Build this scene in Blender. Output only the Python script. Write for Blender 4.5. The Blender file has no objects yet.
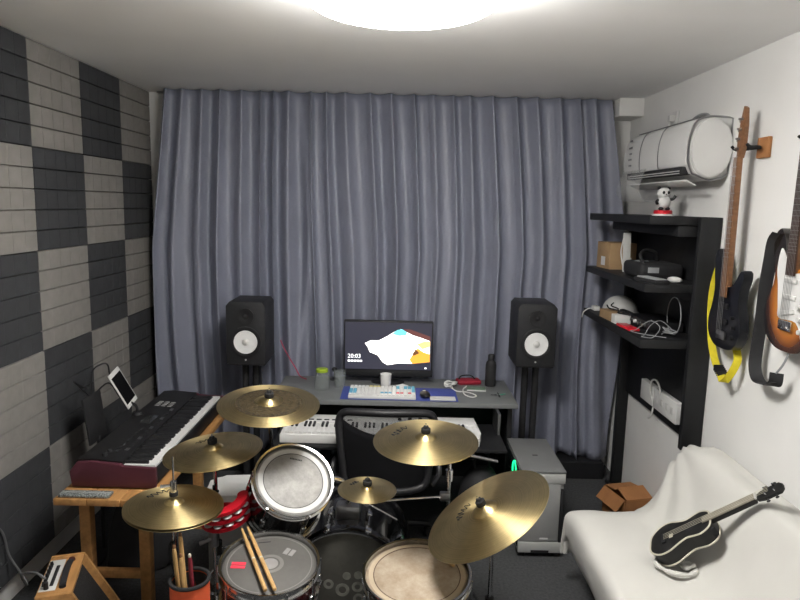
import bpy, bmesh, math, random
from mathutils import Vector, Matrix, noise
random.seed(7)
scene = bpy.context.scene
COL = scene.collection
PI = math.pi

# ------------------------------------------------------------------ camera
CAM = (0.0, 0.0, 1.92)
pitch, yaw, roll, FPX = 0.1483, 0.0028, 0.0243, 640.0
fw = Vector((math.sin(yaw)*math.cos(pitch), math.cos(yaw)*math.cos(pitch), -math.sin(pitch)))
rt = Vector((math.cos(yaw), -math.sin(yaw), 0)); up = rt.cross(fw)
r2 = rt*math.cos(roll) + up*math.sin(roll); u2 = up*math.cos(roll) - rt*math.sin(roll)
cd = bpy.data.cameras.new('camera'); cam = bpy.data.objects.new('camera', cd); COL.objects.link(cam)
cam.matrix_world = Matrix(((r2.x, u2.x, -fw.x, CAM[0]), (r2.y, u2.y, -fw.y, CAM[1]), (r2.z, u2.z, -fw.z, CAM[2]), (0, 0, 0, 1)))
cd.sensor_width = 36; cd.lens = FPX/800*36; cd.clip_start = 0.05
scene.camera = cam
# ------------------------------------------------------------------ world, exposure
w = bpy.data.worlds.new('world'); scene.world = w; w.use_nodes = True
w.node_tree.nodes['Background'].inputs[0].default_value = (0.5, 0.55, 0.65, 1)
w.node_tree.nodes['Background'].inputs[1].default_value = 0.02
vs = scene.view_settings
vs.view_transform = 'Standard'; vs.look = 'None'; vs.gamma = 1; vs.use_curve_mapping = False
vs.exposure = 0.46
LAMP_STRENGTH = 40.0

# ------------------------------------------------------------------ materials
MATS = {}
def mat(name, col, rough=0.6, metal=0.0, var=0.0, scale=8.0, bump=0.0, bscale=60.0, emit=None, estr=0.0,
        trans=0.0, alpha=1.0, coat=0.0, sheen=0.0, aniso=0.0, stretch=(1, 1, 1), spec=0.5, ior=1.45):
    m = bpy.data.materials.new(name); m.use_nodes = True
    nt = m.node_tree; b = nt.nodes['Principled BSDF']
    c = (col[0], col[1], col[2], 1)
    b.inputs['Base Color'].default_value = c; b.inputs['Roughness'].default_value = rough
    b.inputs['Metallic'].default_value = metal; b.inputs['Specular IOR Level'].default_value = spec
    b.inputs['IOR'].default_value = ior
    b.inputs['Transmission Weight'].default_value = trans; b.inputs['Alpha'].default_value = alpha
    b.inputs['Coat Weight'].default_value = coat; b.inputs['Sheen Weight'].default_value = sheen
    if emit:
        b.inputs['Emission Color'].default_value = (*emit, 1); b.inputs['Emission Strength'].default_value = estr
    if var or bump:
        tc = nt.nodes.new('ShaderNodeTexCoord'); mp = nt.nodes.new('ShaderNodeMapping')
        mp.inputs['Scale'].default_value = stretch
        nt.links.new(tc.outputs['Object'], mp.inputs['Vector'])
    if var:
        n = nt.nodes.new('ShaderNodeTexNoise'); n.inputs['Scale'].default_value = scale; n.inputs['Detail'].default_value = 6
        nt.links.new(mp.outputs[0], n.inputs['Vector'])
        rp = nt.nodes.new('ShaderNodeValToRGB')
        rp.color_ramp.elements[0].position = 0.3; rp.color_ramp.elements[1].position = 0.7
        rp.color_ramp.elements[0].color = (*[max(0, x*(1-var)) for x in col], 1)
        rp.color_ramp.elements[1].color = (*[min(1, x*(1+var)) for x in col], 1)
        nt.links.new(n.outputs['Fac'], rp.inputs['Fac']); nt.links.new(rp.outputs['Color'], b.inputs['Base Color'])
    if bump:
        n2 = nt.nodes.new('ShaderNodeTexNoise'); n2.inputs['Scale'].default_value = bscale; n2.inputs['Detail'].default_value = 4
        nt.links.new(mp.outputs[0], n2.inputs['Vector'])
        bp = nt.nodes.new('ShaderNodeBump'); bp.inputs['Strength'].default_value = bump; bp.inputs['Distance'].default_value = 0.01
        nt.links.new(n2.outputs['Fac'], bp.inputs['Height']); nt.links.new(bp.outputs['Normal'], b.inputs['Normal'])
    if aniso:
        tg = nt.nodes.new('ShaderNodeTangent'); tg.direction_type = 'RADIAL'; tg.axis = 'Z'
        b.inputs['Anisotropic'].default_value = aniso
        b.inputs['Anisotropic Rotation'].default_value = 0.25
        nt.links.new(tg.outputs[0], b.inputs['Tangent'])
    MATS[name] = m
    return m
M_wall = mat('white_plaster', (0.80, 0.797, 0.782), 0.85, var=0.03, scale=3, bump=0.04, bscale=90)
M_ceil = mat('ceiling_paint', (0.92, 0.92, 0.92), 0.9, var=0.03, scale=1.5, bump=0.03, bscale=80)
M_carpet = mat('grey_carpet', (0.056, 0.058, 0.061), 0.95, var=0.3, scale=70, bump=0.5, bscale=350)
M_foam_l = mat('grey_foam', (0.215, 0.205, 0.192), 0.95, var=0.10, scale=14, bump=0.15, bscale=300)
M_foam_d = mat('charcoal_foam', (0.037, 0.039, 0.043), 0.95, var=0.12, scale=14, bump=0.15, bscale=300)
M_curt = mat('slate_curtain', (0.240, 0.254, 0.322), 0.46, var=0.06, scale=5, bump=0.05, bscale=500, spec=0.8)
M_black = mat('black_plastic', (0.012, 0.012, 0.014), 0.45, var=0.15, scale=20)
M_matte = mat('matte_black', (0.016, 0.016, 0.018), 0.7, var=0.15, scale=30)
M_rubber = mat('black_rubber', (0.012, 0.012, 0.013), 0.85, var=0.1)
M_darkwood = mat('black_laminate', (0.008, 0.0085, 0.010), 0.55, var=0.2, scale=9)
M_chrome = mat('chrome', (0.62, 0.62, 0.62), 0.16, 1.0, var=0.04, scale=12)
M_steel = mat('dull_steel', (0.35, 0.35, 0.36), 0.35, 1.0, var=0.08, scale=12)
M_white = mat('white_plastic', (0.70, 0.70, 0.69), 0.35, var=0.02, scale=6)
M_offw = mat('offwhite_plastic', (0.60, 0.60, 0.585), 0.4, var=0.03, scale=6)
M_shell = mat('black_drum_lacquer', (0.010, 0.010, 0.012), 0.18, coat=0.6, var=0.1)
M_wine = mat('wine_red_lacquer', (0.075, 0.008, 0.010), 0.25, coat=0.5, var=0.15)
M_bench = mat('orange_pine', (0.42, 0.215, 0.075), 0.55, var=0.22, scale=6, stretch=(6, 1, 6))
M_stick = mat('hickory', (0.52, 0.32, 0.13), 0.5, var=0.15, scale=10)
M_neck = mat('maple_brown', (0.20, 0.095, 0.045), 0.45, var=0.2, scale=12, stretch=(6, 6, 1))
M_fret = mat('dark_fretboard', (0.055, 0.03, 0.02), 0.5, var=0.2, scale=12)
M_card = mat('cardboard', (0.36, 0.235, 0.125), 0.85, var=0.08, scale=10)
M_cardo = mat('orange_cardboard', (0.34, 0.15, 0.055), 0.8, var=0.15, scale=10)
M_cable = mat('white_cable', (0.66, 0.66, 0.64), 0.5, var=0.02)
M_gcable = mat('grey_cable', (0.30, 0.31, 0.32), 0.6, var=0.05)
M_red = mat('red_plastic', (0.55, 0.012, 0.025), 0.35, var=0.06)
M_desk = mat('grey_desk', (0.15, 0.158, 0.16), 0.45, var=0.06, scale=10)
M_silver = mat('silver_aluminium', (0.58, 0.59, 0.58), 0.42, 0.35, var=0.04)
M_tower = mat('tower_grey', (0.33, 0.335, 0.33), 0.45, 0.1, var=0.05)
M_cover = mat('white_cotton', (0.60, 0.592, 0.56), 0.9, var=0.04, scale=4, bump=0.10, bscale=200, sheen=0.1)
M_glass = mat('clear_glass', (0.40, 0.44, 0.43), 0.05, trans=0.0, alpha=0.16, var=0.0)
M_clear = mat('clear_plastic', (0.85, 0.87, 0.87), 0.15, alpha=0.20, var=0.02)
M_blue = mat('blue_mat', (0.045, 0.07, 0.30), 0.7, var=0.05)

def cymbal_mat(name, dark=0.75):
    m = mat(name, (0.60, 0.46, 0.205), 0.36, 1.0, aniso=0.8)
    nt = m.node_tree; b = nt.nodes['Principled BSDF']
    tc = nt.nodes.new('ShaderNodeTexCoord')
    ln = nt.nodes.new('ShaderNodeVectorMath'); ln.operation = 'LENGTH'
    mp = nt.nodes.new('ShaderNodeMapping'); mp.inputs['Scale'].default_value = (1, 1, 0)
    nt.links.new(tc.outputs['Object'], mp.inputs[0]); nt.links.new(mp.outputs[0], ln.inputs[0])
    n1 = nt.nodes.new('ShaderNodeTexNoise'); n1.noise_dimensions = '1D'; n1.inputs['Scale'].default_value = 220; n1.inputs['Detail'].default_value = 3
    nt.links.new(ln.outputs['Value'], n1.inputs['W'])
    n2 = nt.nodes.new('ShaderNodeTexNoise'); n2.inputs['Scale'].default_value = 14; n2.inputs['Detail'].default_value = 5
    nt.links.new(tc.outputs['Object'], n2.inputs['Vector'])
    mx = nt.nodes.new('ShaderNodeMath'); mx.operation = 'ADD'
    nt.links.new(n1.outputs['Fac'], mx.inputs[0]); nt.links.new(n2.outputs['Fac'], mx.inputs[1])
    rp = nt.nodes.new('ShaderNodeValToRGB')
    rp.color_ramp.elements[0].position = 0.30; rp.color_ramp.elements[1].position = 0.72
    rp.color_ramp.elements[0].color = (0.80*dark, 0.63*dark, 0.31*dark, 1)
    rp.color_ramp.elements[1].color = (0.86, 0.69, 0.36, 1)
    hf = nt.nodes.new('ShaderNodeMath'); hf.operation = 'MULTIPLY'; hf.inputs[1].default_value = 0.5
    nt.links.new(mx.outputs[0], hf.inputs[0]); nt.links.new(hf.outputs[0], rp.inputs[0])
    nt.links.new(rp.outputs[0], b.inputs['Base Color'])
    bp = nt.nodes.new('ShaderNodeBump'); bp.inputs['Strength'].default_value = 0.12; bp.inputs['Distance'].default_value = 0.002
    nt.links.new(n1.outputs['Fac'], bp.inputs['Height']); nt.links.new(bp.outputs[0], b.inputs['Normal'])
    return m
M_cym = cymbal_mat('brass_cymbal'); M_cymd = cymbal_mat('aged_brass_cymbal', 0.62)
M_ham = mat('hammered_bronze', (0.060, 0.044, 0.022), 0.6, 0.6, var=0.5, scale=60, bump=0.8, bscale=90)

# ------------------------------------------------------------------ mesh helpers
def align(p, n, xhint=(1, 0, 0)):
    n = Vector(n).normalized(); x = Vector(xhint); x = (x - n*x.dot(n))
    if x.length < 1e-4: x = Vector((0, 1, 0)) - n*n.y
    x.normalize(); y = n.cross(x)
    return Matrix(((x.x, y.x, n.x, p[0]), (x.y, y.y, n.y, p[1]), (x.z, y.z, n.z, p[2]), (0, 0, 0, 1)))
def T(x, y, z): return Matrix.Translation((x, y, z))
def RZ(a): return Matrix.Rotation(a, 4, 'Z')
def RX(a): return Matrix.Rotation(a, 4, 'X')
def RY(a): return Matrix.Rotation(a, 4, 'Y')
def spline(pts, n=6, closed=False):
    P = [Vector(p) for p in pts]; out = []; L = len(P)
    for i in range(L if closed else L-1):
        if closed: a, b, c, d = P[i-1], P[i], P[(i+1) % L], P[(i+2) % L]
        else: a, b, c, d = P[max(i-1, 0)], P[i], P[i+1], P[min(i+2, L-1)]
        for k in range(n):
            t = k/n
            out.append(0.5*((2*b) + (c-a)*t + (2*a-5*b+4*c-d)*t*t + (3*b-3*c+d-a)*t**3))
    if not closed: out.append(P[-1])
    return out
class MB:
    def __init__(s): s.bm = bmesh.new()
    def raw(s, verts, faces, M=None):
        vs_ = [s.bm.verts.new((M @ Vector(v)) if M else Vector(v)) for v in verts]
        for f in faces:
            try: s.bm.faces.new([vs_[i] for i in f])
            except ValueError: pass
        return s
    def merge(s, bm2, M=None):
        me = bpy.data.meshes.new('tmp'); bm2.to_mesh(me); bm2.free()
        if M: me.transform(M)
        s.bm.from_mesh(me); bpy.data.meshes.remove(me); return s
    def box(s, c, d, bev=0.0, M=None, seg=2):
        b = bmesh.new(); bmesh.ops.create_cube(b, size=1)
        bmesh.ops.scale(b, vec=d, verts=b.verts); bmesh.ops.translate(b, vec=c, verts=b.verts)
        if bev: bmesh.ops.bevel(b, geom=list(b.edges), offset=min(bev, min(d)*0.45), segments=seg, affect='EDGES', profile=0.5)
        return s.merge(b, M)
    def bb(s, lo, hi, bev=0.0, M=None, seg=2):
        return s.box([(a+b)/2 for a, b in zip(lo, hi)], [abs(b-a) for a, b in zip(lo, hi)], bev, M, seg)
    def cyl(s, p0, p1, r0, r1=None, seg=16, cap=True):
        r1 = r0 if r1 is None else r1
        p0, p1 = Vector(p0), Vector(p1); A = align(p0, p1-p0); L = (p1-p0).length
        v = []; f = []
        for k in range(seg):
            a = 2*PI*k/seg; v.append((r0*math.cos(a), r0*math.sin(a), 0))
        for k in range(seg):
            a = 2*PI*k/seg; v.append((r1*math.cos(a), r1*math.sin(a), L))
        for k in range(seg): f.append((k, (k+1) % seg, seg+(k+1) % seg, seg+k))
        if cap: f.append(tuple(range(seg-1, -1, -1))); f.append(tuple(range(seg, 2*seg)))
        return s.raw(v, f, A)
    def tube(s, path, r, seg=8, closed=False):
        P = [Vector(p) for p in path]; n = len(P); v = []; f = []; prev = None
        for i in range(n):
            d = (P[(i+1) % n]-P[i-1]) if closed else (P[min(i+1, n-1)]-P[max(i-1, 0)])
            d = d.normalized() if d.length > 1e-9 else Vector((0, 0, 1))
            x = prev if prev else (Vector((0, 0, 1)) if abs(d.z) < 0.9 else Vector((1, 0, 0)))
            x = x - d*x.dot(d)
            if x.length < 1e-6: x = Vector((1, 0, 0)) - d*d.x
            x.normalize(); y = d.cross(x); prev = x
            rr = r[i] if isinstance(r, (list, tuple)) else r
            for k in range(seg):
                a = 2*PI*k/seg; v.append(P[i]+x*rr*math.cos(a)+y*rr*math.sin(a))
        for i in range(n if closed else n-1):
            for k in range(seg):
                j = (i+1) % n
                f.append((i*seg+k, i*seg+(k+1) % seg, j*seg+(k+1) % seg, j*seg+k))
        if not closed: f.append(tuple(range(seg-1, -1, -1))); f.append(tuple((n-1)*seg+k for k in range(seg)))
        return s.raw(v, f)
    def lathe(s, prof, seg=32, M=None, a0=0.0, a1=2*PI, sx=1.0, sy=1.0):
        full = abs(a1-a0-2*PI) < 1e-6; v = []; f = []; n = len(prof); m = seg if full else seg+1
        for k in range(m):
            a = a0+(a1-a0)*k/seg
            for r, z in prof: v.append((r*math.cos(a)*sx, r*math.sin(a)*sy, z))
        for k in range(seg):
            k2 = (k+1) % m
            for i in range(n-1):
                f.append((k*n+i, k2*n+i, k2*n+i+1, k*n+i+1))
        s.raw(v, f, M)
        return s
    def prism(s, pts, z0, z1, M=None, bev=0.0, seg=2):
        b = bmesh.new(); bot = [b.verts.new((p[0], p[1], z0)) for p in pts]; top = [b.verts.new((p[0], p[1], z1)) for p in pts]
        n = len(pts); b.faces.new(bot[::-1]); tf = b.faces.new(top)
        for i in range(n): b.faces.new((bot[i], bot[(i+1) % n], top[(i+1) % n], top[i]))
        if bev:
            ed = [e for e in b.edges if abs(e.verts[0].co.z-e.verts[1].co.z) < 1e-7]
            bmesh.ops.bevel(b, geom=ed, offset=bev, segments=seg, affect='EDGES', profile=0.5)
        return s.merge(b, M)
    def ball(s, c, r, seg=16, M=None):
        b = bmesh.new(); bmesh.ops.create_uvsphere(b, u_segments=seg, v_segments=max(6, seg*2//3), radius=1)
        r = (r, r, r) if not isinstance(r, (tuple, list)) else r
        bmesh.ops.scale(b, vec=r, verts=b.verts); bmesh.ops.translate(b, vec=c, verts=b.verts)
        return s.merge(b, M)
    def torus(s, R, r, M=None, seg=40, rs=8, sx=1, sy=1):
        P = [Vector((R*math.cos(2*PI*k/seg)*sx, R*math.sin(2*PI*k/seg)*sy, 0)) for k in range(seg)]
        if M: P = [M @ p for p in P]
        return s.tube(P, r, rs, closed=True)
    def ribbon(s, path, wdir, width, th=0.003):
        P = [Vector(p) for p in path]; v = []; f = []; n = len(P)
        for i in range(n):
            d = (P[min(i+1, n-1)]-P[max(i-1, 0)]).normalized()
            wv = Vector(wdir[i] if isinstance(wdir[0], (tuple, list, Vector)) else wdir); wv = (wv-d*wv.dot(d)).normalized()
            nn = d.cross(wv)
            for a, b in ((-1, -1), (1, -1), (1, 1), (-1, 1)): v.append(P[i]+wv*a*width/2+nn*b*th/2)
        for i in range(n-1):
            for k in range(4): f.append((i*4+k, i*4+(k+1) % 4, i*4+4+(k+1) % 4, i*4+4+k))
        f.append((3, 2, 1, 0)); f.append(tuple((n-1)*4+k for k in range(4)))
        return s.raw(v, f)
    def build(s, name, m, parent=None, smooth=40, M=None, label=None, kind=None, weld=True):
        if weld: bmesh.ops.remove_doubles(s.bm, verts=s.bm.verts, dist=1e-6)
        bmesh.ops.recalc_face_normals(s.bm, faces=s.bm.faces)
        me = bpy.data.meshes.new(name); s.bm.to_mesh(me); s.bm.free(); me.materials.append(m)
        if smooth:
            me.shade_smooth(); me.set_sharp_from_angle(angle=math.radians(smooth))
        o = bpy.data.objects.new(name, me); COL.objects.link(o)
        if M: o.matrix_local = M
        if parent: o.parent = parent
        if label: o['label'] = label
        if kind: o['kind'] = kind
        return o
def tag(o, label, cat, group=None, kind=None):
    o['label'] = label; o['category'] = cat
    if group: o['group'] = group
    if kind: o['kind'] = kind
    return o
def thing(name, label, cat, loc=(0, 0, 0), rz=0.0, group=None, M=None):
    o = bpy.data.objects.new(name, None); COL.objects.link(o); o.empty_display_size = 0.05
    if M: o.matrix_world = M
    else: o.location = loc; o.rotation_euler = (0, 0, rz)
    return tag(o, label, cat, group)
def struct(name, mb, m, label=None, smooth=0):
    o = mb.build(name, m, None, smooth); o['kind'] = 'structure'
    if label: o['label'] = label
    return o
def text(name, body, size, m, parent, M, depth=0.0004):
    cu = bpy.data.curves.new(name, 'FONT'); cu.body = body; cu.size = size; cu.extrude = depth; cu.align_x = 'CENTER'; cu.align_y = 'CENTER'; cu.resolution_u = 2
    t = bpy.data.objects.new('tmp_text', cu); COL.objects.link(t)
    dg = bpy.context.evaluated_depsgraph_get(); dg.update()
    me = bpy.data.meshes.new_from_object(t.evaluated_get(dg)); bpy.data.objects.remove(t); bpy.data.curves.remove(cu)
    me.name = name; me.materials.clear(); me.materials.append(m)
    o = bpy.data.objects.new(name, me); COL.objects.link(o); o.matrix_local = M
    if parent: o.parent = parent
    return o

# ------------------------------------------------------------------ the room
XL, XR, YF, YB, ZC = -1.822, 1.60, -0.70, 4.62, 2.653
struct('floor', MB().bb((XL, YF, -0.06), (XR, YB, 0)), M_carpet, 'dark grey carpeted floor')
struct('ceiling', MB().bb((XL, YF, ZC), (XR, YB, ZC+0.06)), M_ceil, 'plain white ceiling')
wall_left = struct('wall_left', MB().bb((XL-0.06, YF, -0.06), (XL, YB, ZC+0.06)), M_wall, 'wall covered with checkered foam panels')
struct('wall_right', MB().bb((XR, YF, -0.06), (XR+0.06, YB, ZC+0.06)), M_wall, 'bare white wall with hung guitars')
struct('wall_back', MB().bb((XL, YB, -0.06), (XR, YB+0.06, ZC+0.06)), M_wall, 'white wall behind the curtain')
struct('wall_front', MB().bb((XL, YF-0.06, -0.06), (XR, YF, ZC+0.06)), M_wall, 'white wall behind the viewer')
struct('trim_1', MB().bb((1.435, 4.38, 2.535), (XR-0.001, YB-0.001, ZC-0.001), 0.004), M_wall, 'small white boxed corner beneath the ceiling')
struct('baseboard_back', MB().bb((-1.75, 4.36, 0.0), (1.50, 4.615, 0.125), 0.004), M_darkwood, 'low black board behind the curtain hem')

# foam panels: 6 columns x 5 rows, each of five ridged strips
def strip_mesh():
    b = MB(); n = 5; W = 0.1
    # cross-section in (z, depth) swept along y with shallow grooves between blocks
    ys = []
    for k in range(n):
        a, c = k*W, (k+1)*W
        ys += [(a, 0.6), (a+0.004, 1.0), (c-0.004, 1.0)]
    ys.append((n*W, 0.6))
    v = []; f = []
    for (y, s_) in ys:
        dpt = 0.030+0.0125*s_/0.6 if s_ < 1 else 0.044
        for z, d in ((0.0004, 0.0), (0.0010, 0.036), (0.0038, dpt), (0.0962, dpt), (0.0990, 0.036), (0.0996, 0.0)): v.append((d, y, z))
    m = 6
    for i in range(len(ys)-1):
        for k in range(m-1): f.append((i*m+k, i*m+k+1, (i+1)*m+k+1, (i+1)*m+k))
    f.append(tuple(range(m))); f.append(tuple((len(ys)-1)*m+k for k in range(m-1, -1, -1)))
    b.raw(v, f)
    return b
s0 = strip_mesh().build('foam_strip', M_foam_l, None, 0); strip_l = s0.data
strip_d = strip_l.copy(); strip_d.materials.clear(); strip_d.materials.append(M_foam_d)
bpy.data.objects.remove(s0)
pl = MB().bb((0, 0.001, 0.001), (0.010, 0.499, 0.499)).build('foam_panel', M_foam_l, None, 0); back_l = pl.data
back_d = back_l.copy(); back_d.materials.clear(); back_d.materials.append(M_foam_d)
bpy.data.objects.remove(pl)
for c in range(-3, 4):
    for r in range(5):
        dark = (c + r) % 2 == 0
        p = bpy.data.objects.new('foam_panel', back_d if dark else back_l); COL.objects.link(p); p.parent = wall_left
        jx = random.uniform(0, 0.004)
        p.location = (XL+0.0005+jx*0.2, 3.13+0.5*(c-1)+random.uniform(-.002, .002), ZC-0.5*(r+1)-0.002)
        if c == 3: p.scale = (1, 0.955, 1)
        for k in range(5):
            q = bpy.data.objects.new('foam_strip', strip_d if dark else strip_l); COL.objects.link(q); q.parent = p
            q.location = (0.010+jx, 0, 0.1*k)

# ------------------------------------------------------------------ curtain
def curtain():
    rnd = random.Random(3)
    xs0, xs1 = -1.615, 1.395
    NX, NZ = 560, 44
    # fold phase runs unevenly so that the pleats differ in width
    cuts = [0.0]
    while cuts[-1] < 1: cuts.append(cuts[-1]+rnd.uniform(0.026, 0.062))
    cuts = [c/cuts[-1] for c in cuts]; amps = [rnd.uniform(0.45, 1.0) for _ in cuts]
    lean = [rnd.uniform(-1, 1) for _ in cuts]
    v = []; f = []
    import bisect
    for j in range(NZ+1):
        t = j/NZ; z = ZC-0.004-(ZC-0.14)*t
        for i in range(NX+1):
            u = i/NX
            uu = u + (0.012*math.sin(7*u+2.5*t*1.3)+0.009*math.sin(19*u+1.7+2*t))*t
            k = min(max(bisect.bisect_right(cuts, uu)-1, 0), len(cuts)-2)
            w_ = (uu-cuts[k])/(cuts[k+1]-cuts[k])
            s_ = math.sin(2*PI*w_)
            a = amps[k]*(1-w_)+amps[min(k+1, len(amps)-1)]*w_
            depth = 0.070*a*(0.6+0.4*t)*s_ + 0.012*math.sin(2*PI*w_*2+lean[k]*2)*t
            depth += 0.030*noise.noise(Vector((u*24, t*2.4, 1.3)))*min(1, t*1.5) + 0.006*noise.noise(Vector((u*50, t*4, 7.3)))*t
            # strong fold where the two halves meet
            g = math.exp(-((u-0.305-0.012*math.sin(4*t))/0.007)**2); depth += 0.045*g*min(1, t*2.5)
            x = xs0+(xs1-xs0)*u
            x += (-0.10*(1-u)**5+0.10*u+0.07*u**6)*min(1, t*2.4) + 0.018*math.sin(2*PI*w_+1.0)*amps[k]
            zz = z + (0.018*math.sin(9*u+1)+0.012*math.sin(31*u))*(1 if j == NZ else 0)
            v.append((x, 4.448-depth, zz))
    for j in range(NZ):
        for i in range(NX):
            a = j*(NX+1)+i; f.append((a, a+1, a+NX+2, a+NX+1))
    o = MB().raw(v, f).build('curtain', M_curt, None, 180)
    sd = o.modifiers.new('thickness', 'SOLIDIFY'); sd.thickness = 0.002
    return tag(o, 'wide slate grey pleated curtain hanging from the ceiling across the far wall', 'curtain')
curtain()
o = MB().bb((-1.70, 4.575, ZC-0.012), (1.40, 4.605, ZC-0.0005)).build('curtain_rail', M_steel)
tag(o, 'thin steel rail on the ceiling just behind the slate curtain top', 'rail')

# ------------------------------------------------------------------ ceiling lamp (the room's light)
lamp = thing('ceiling_lamp', 'round glowing flush ceiling lamp at the top of the picture', 'lamp', (-0.01, 2.06, ZC))
MB().lathe([(0.0, -0.001), (0.165, -0.001), (0.165, -0.030), (0.162, -0.0305), (0.0, -0.0305)], 56).build('base_plate', M_white, lamp)
M_lamp = mat('lamp_diffuser', (0.9, 0.9, 0.88), 0.5, emit=(1.0, 0.972, 0.925), estr=LAMP_STRENGTH)
prof = [(0.17, -0.031), (0.23, -0.038), (0.275, -0.050), (0.305, -0.068), (0.318, -0.090), (0.312, -0.114), (0.28, -0.134), (0.21, -0.147), (0.10, -0.153), (0.0, -0.154)]
MB().lathe(prof, 56).build('diffuser', M_lamp, lamp)


# ------------------------------------------------------------------ sofa under a white cloth
def sofa():
    prof = [(0.915, 0.19), (0.890, 0.25), (0.868, 0.33), (0.858, 0.408), (0.876, 0.448), (0.920, 0.462), (1.0, 0.464), (1.10, 0.460), (1.18, 0.464),
            (1.24, 0.490), (1.29, 0.555), (1.335, 0.645), (1.38, 0.740), (1.415, 0.798), (1.45, 0.812), (1.51, 0.800), (1.572, 0.772), (1.580, 0.5), (1.582, 0.19)]
    P = spline([(a, 0, b) for a, b in prof], 4); n = len(P)
    y0, y1 = 0.95, 3.00; NY = 84; v = []; f = []
    rows = [y0+(y1-y0)*(i/NY) for i in range(NY+1)]
    def disp(p, y, idx):
        d = 0.010*noise.noise(Vector((p.x*3.2, y*2.6, p.z*3)))+0.006*noise.noise(Vector((p.x*9, y*4.3, p.z*9+3)))
        if idx < 20: d += 0.010*math.sin(y*15+2*noise.noise(Vector((y*2, 0, 1))))*(1-idx/20)   # skirt folds
        dx = 3.0-y
        if idx > 32:                                                    # folds fanning from the far top corner
            a = math.atan2(p.x-1.47+0.0, dx+0.05) if dx+0.05 else 0
            b2 = math.atan2(0.80-p.z, dx+0.05)
            d += 0.010*math.sin(b2*13)*max(0, 1-dx/0.9)
        return d
    for y in rows:
        t = max(0, (y-2.86)/0.14); sink = 0.028*t*t
        for i, p in enumerate(P):
            d = disp(p, y, i); nx = -0.6; nz = 0.8
            x = p.x+nx*d*(1 if i < 60 else 0); z = p.z+nz*d
            if p.z > 0.3: z -= sink*(1 if i < 34 else 0.7)
            v.append((min(x, 1.592), y, max(z, 0.012)))
    # far end falls to the floor
    for s_ in range(1, 9):
        q = s_/8
        for i, p in enumerate(P):
            z = v[NY*n+i][2]*(1-q)+min(v[NY*n+i][2], 0.19)*q
            y = 3.00+0.03*math.sin(q*PI/2)+0.012*math.sin(i*1.1)*q
            v.append((v[NY*n+i][0]+0.0*q, y, z))
    tot = NY+8
    for j in range(tot):
        for i in range(n-1):
            a = j*n+i; f.append((a, a+1, a+n+1, a+n))
    root = thing('sofa', 'low sofa wholly covered by a loose white cloth along the right wall', 'sofa', (0, 0, 0))
    c = MB().raw(v, f).build('cloth_cover', M_cover, root, 180, label='loose creased white cloth')
    b = MB().bb((0.98, 1.0, 0.03), (1.56, 2.93, 0.36), 0.03).build('seat_base', M_matte, root)
    for x in (1.03, 1.50):
        for y in (1.05, 2.88): MB().cyl((x, y, 0), (x, y, 0.04), 0.025).build('leg', M_rubber, root)
sofa()

# ------------------------------------------------------------------ black wall shelf
SZ1, SZ2, SZT = 1.548, 1.262, 1.893
shelf = thing('storage_shelf', 'tall black open shelf unit fixed on the right wall beside the curtain', 'shelf', (0, 0, 0))
MB().bb((1.578, 3.22, 0.69), (1.598, 4.26, SZT), 0.002).build('back_panel', M_darkwood, shelf)
MB().bb((1.49, 3.19, 0.685), (1.597, 3.225, SZT), 0.003).build('upright', M_darkwood, shelf)
MB().bb((1.525, 4.255, 0.0), (1.597, 4.295, SZT), 0.003).build('upright', M_darkwood, shelf)
for z0, z1 in ((SZT-0.042, SZT), (SZ1-0.04, SZ1), (SZ2-0.045, SZ2)):
    MB().bb((1.25, 3.226, z0), (1.577, 4.254, z1), 0.003).build('shelf_board', M_darkwood, shelf)
MB().bb((1.40, 3.24, SZT-0.10), (1.575, 4.24, SZT-0.043), 0.003).build('cross_rail', M_darkwood, shelf)
MB().bb((1.545, 3.24, SZ1-0.10), (1.577, 4.24, SZ1-0.041), 0.003).build('cross_rail', M_darkwood, shelf)
MB().bb((1.50, 4.24, 0.0), (1.60-0.002, 4.32, 0.02), 0.003).build('foot', M_darkwood, shelf)

# panda figure on top
pf = thing('toy_figure', 'small white toy panda figure on a red base atop the black shelf', 'figurine', (1.43, 3.52, SZT))
MB().lathe([(0, 0), (0.056, 0), (0.056, 0.008), (0.050, 0.010), (0, 0.010)], 28).build('base_rim', M_white, pf)
MB().lathe([(0, 0.010), (0.048, 0.010), (0.048, 0.026), (0.043, 0.030), (0, 0.030)], 28).build('pedestal', M_red, pf)
bd = MB().ball((0, 0, 0.072), (0.036, 0.033, 0.036), 20).build('body', M_white, pf)
for s_ in (-1, 1):
    MB().ball((0.018*s_, -0.012, 0.038), (0.013, 0.017, 0.010), 12).build('foot', M_black, pf)
MB().tube(spline([(-0.032, -0.005, 0.085), (-0.044, -0.012, 0.074), (-0.042, -0.022, 0.064)], 4), 0.008, 8).build('arm', M_black, pf)
MB().tube(spline([(0.030, -0.005, 0.088), (0.046, -0.01, 0.092), (0.056, -0.014, 0.110)], 4), 0.008, 8).build('arm', M_black, pf)
hd = MB().ball((-0.004, -0.004, 0.122), (0.036, 0.032, 0.030), 20).build('head', M_white, pf)
for s_ in (-1, 1):
    MB().ball((-0.004+0.013*s_, -0.0335, 0.124), (0.0075, 0.004, 0.009), 10).build('eye_patch', M_black, hd)
    MB().ball((-0.004+0.026*s_, 0.0, 0.148), (0.010, 0.007, 0.010), 10).build('ear', M_black, hd)
MB().ball((-0.004, -0.037, 0.115), (0.004, 0.003, 0.003), 8).build('nose', M_black, hd)

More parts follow.
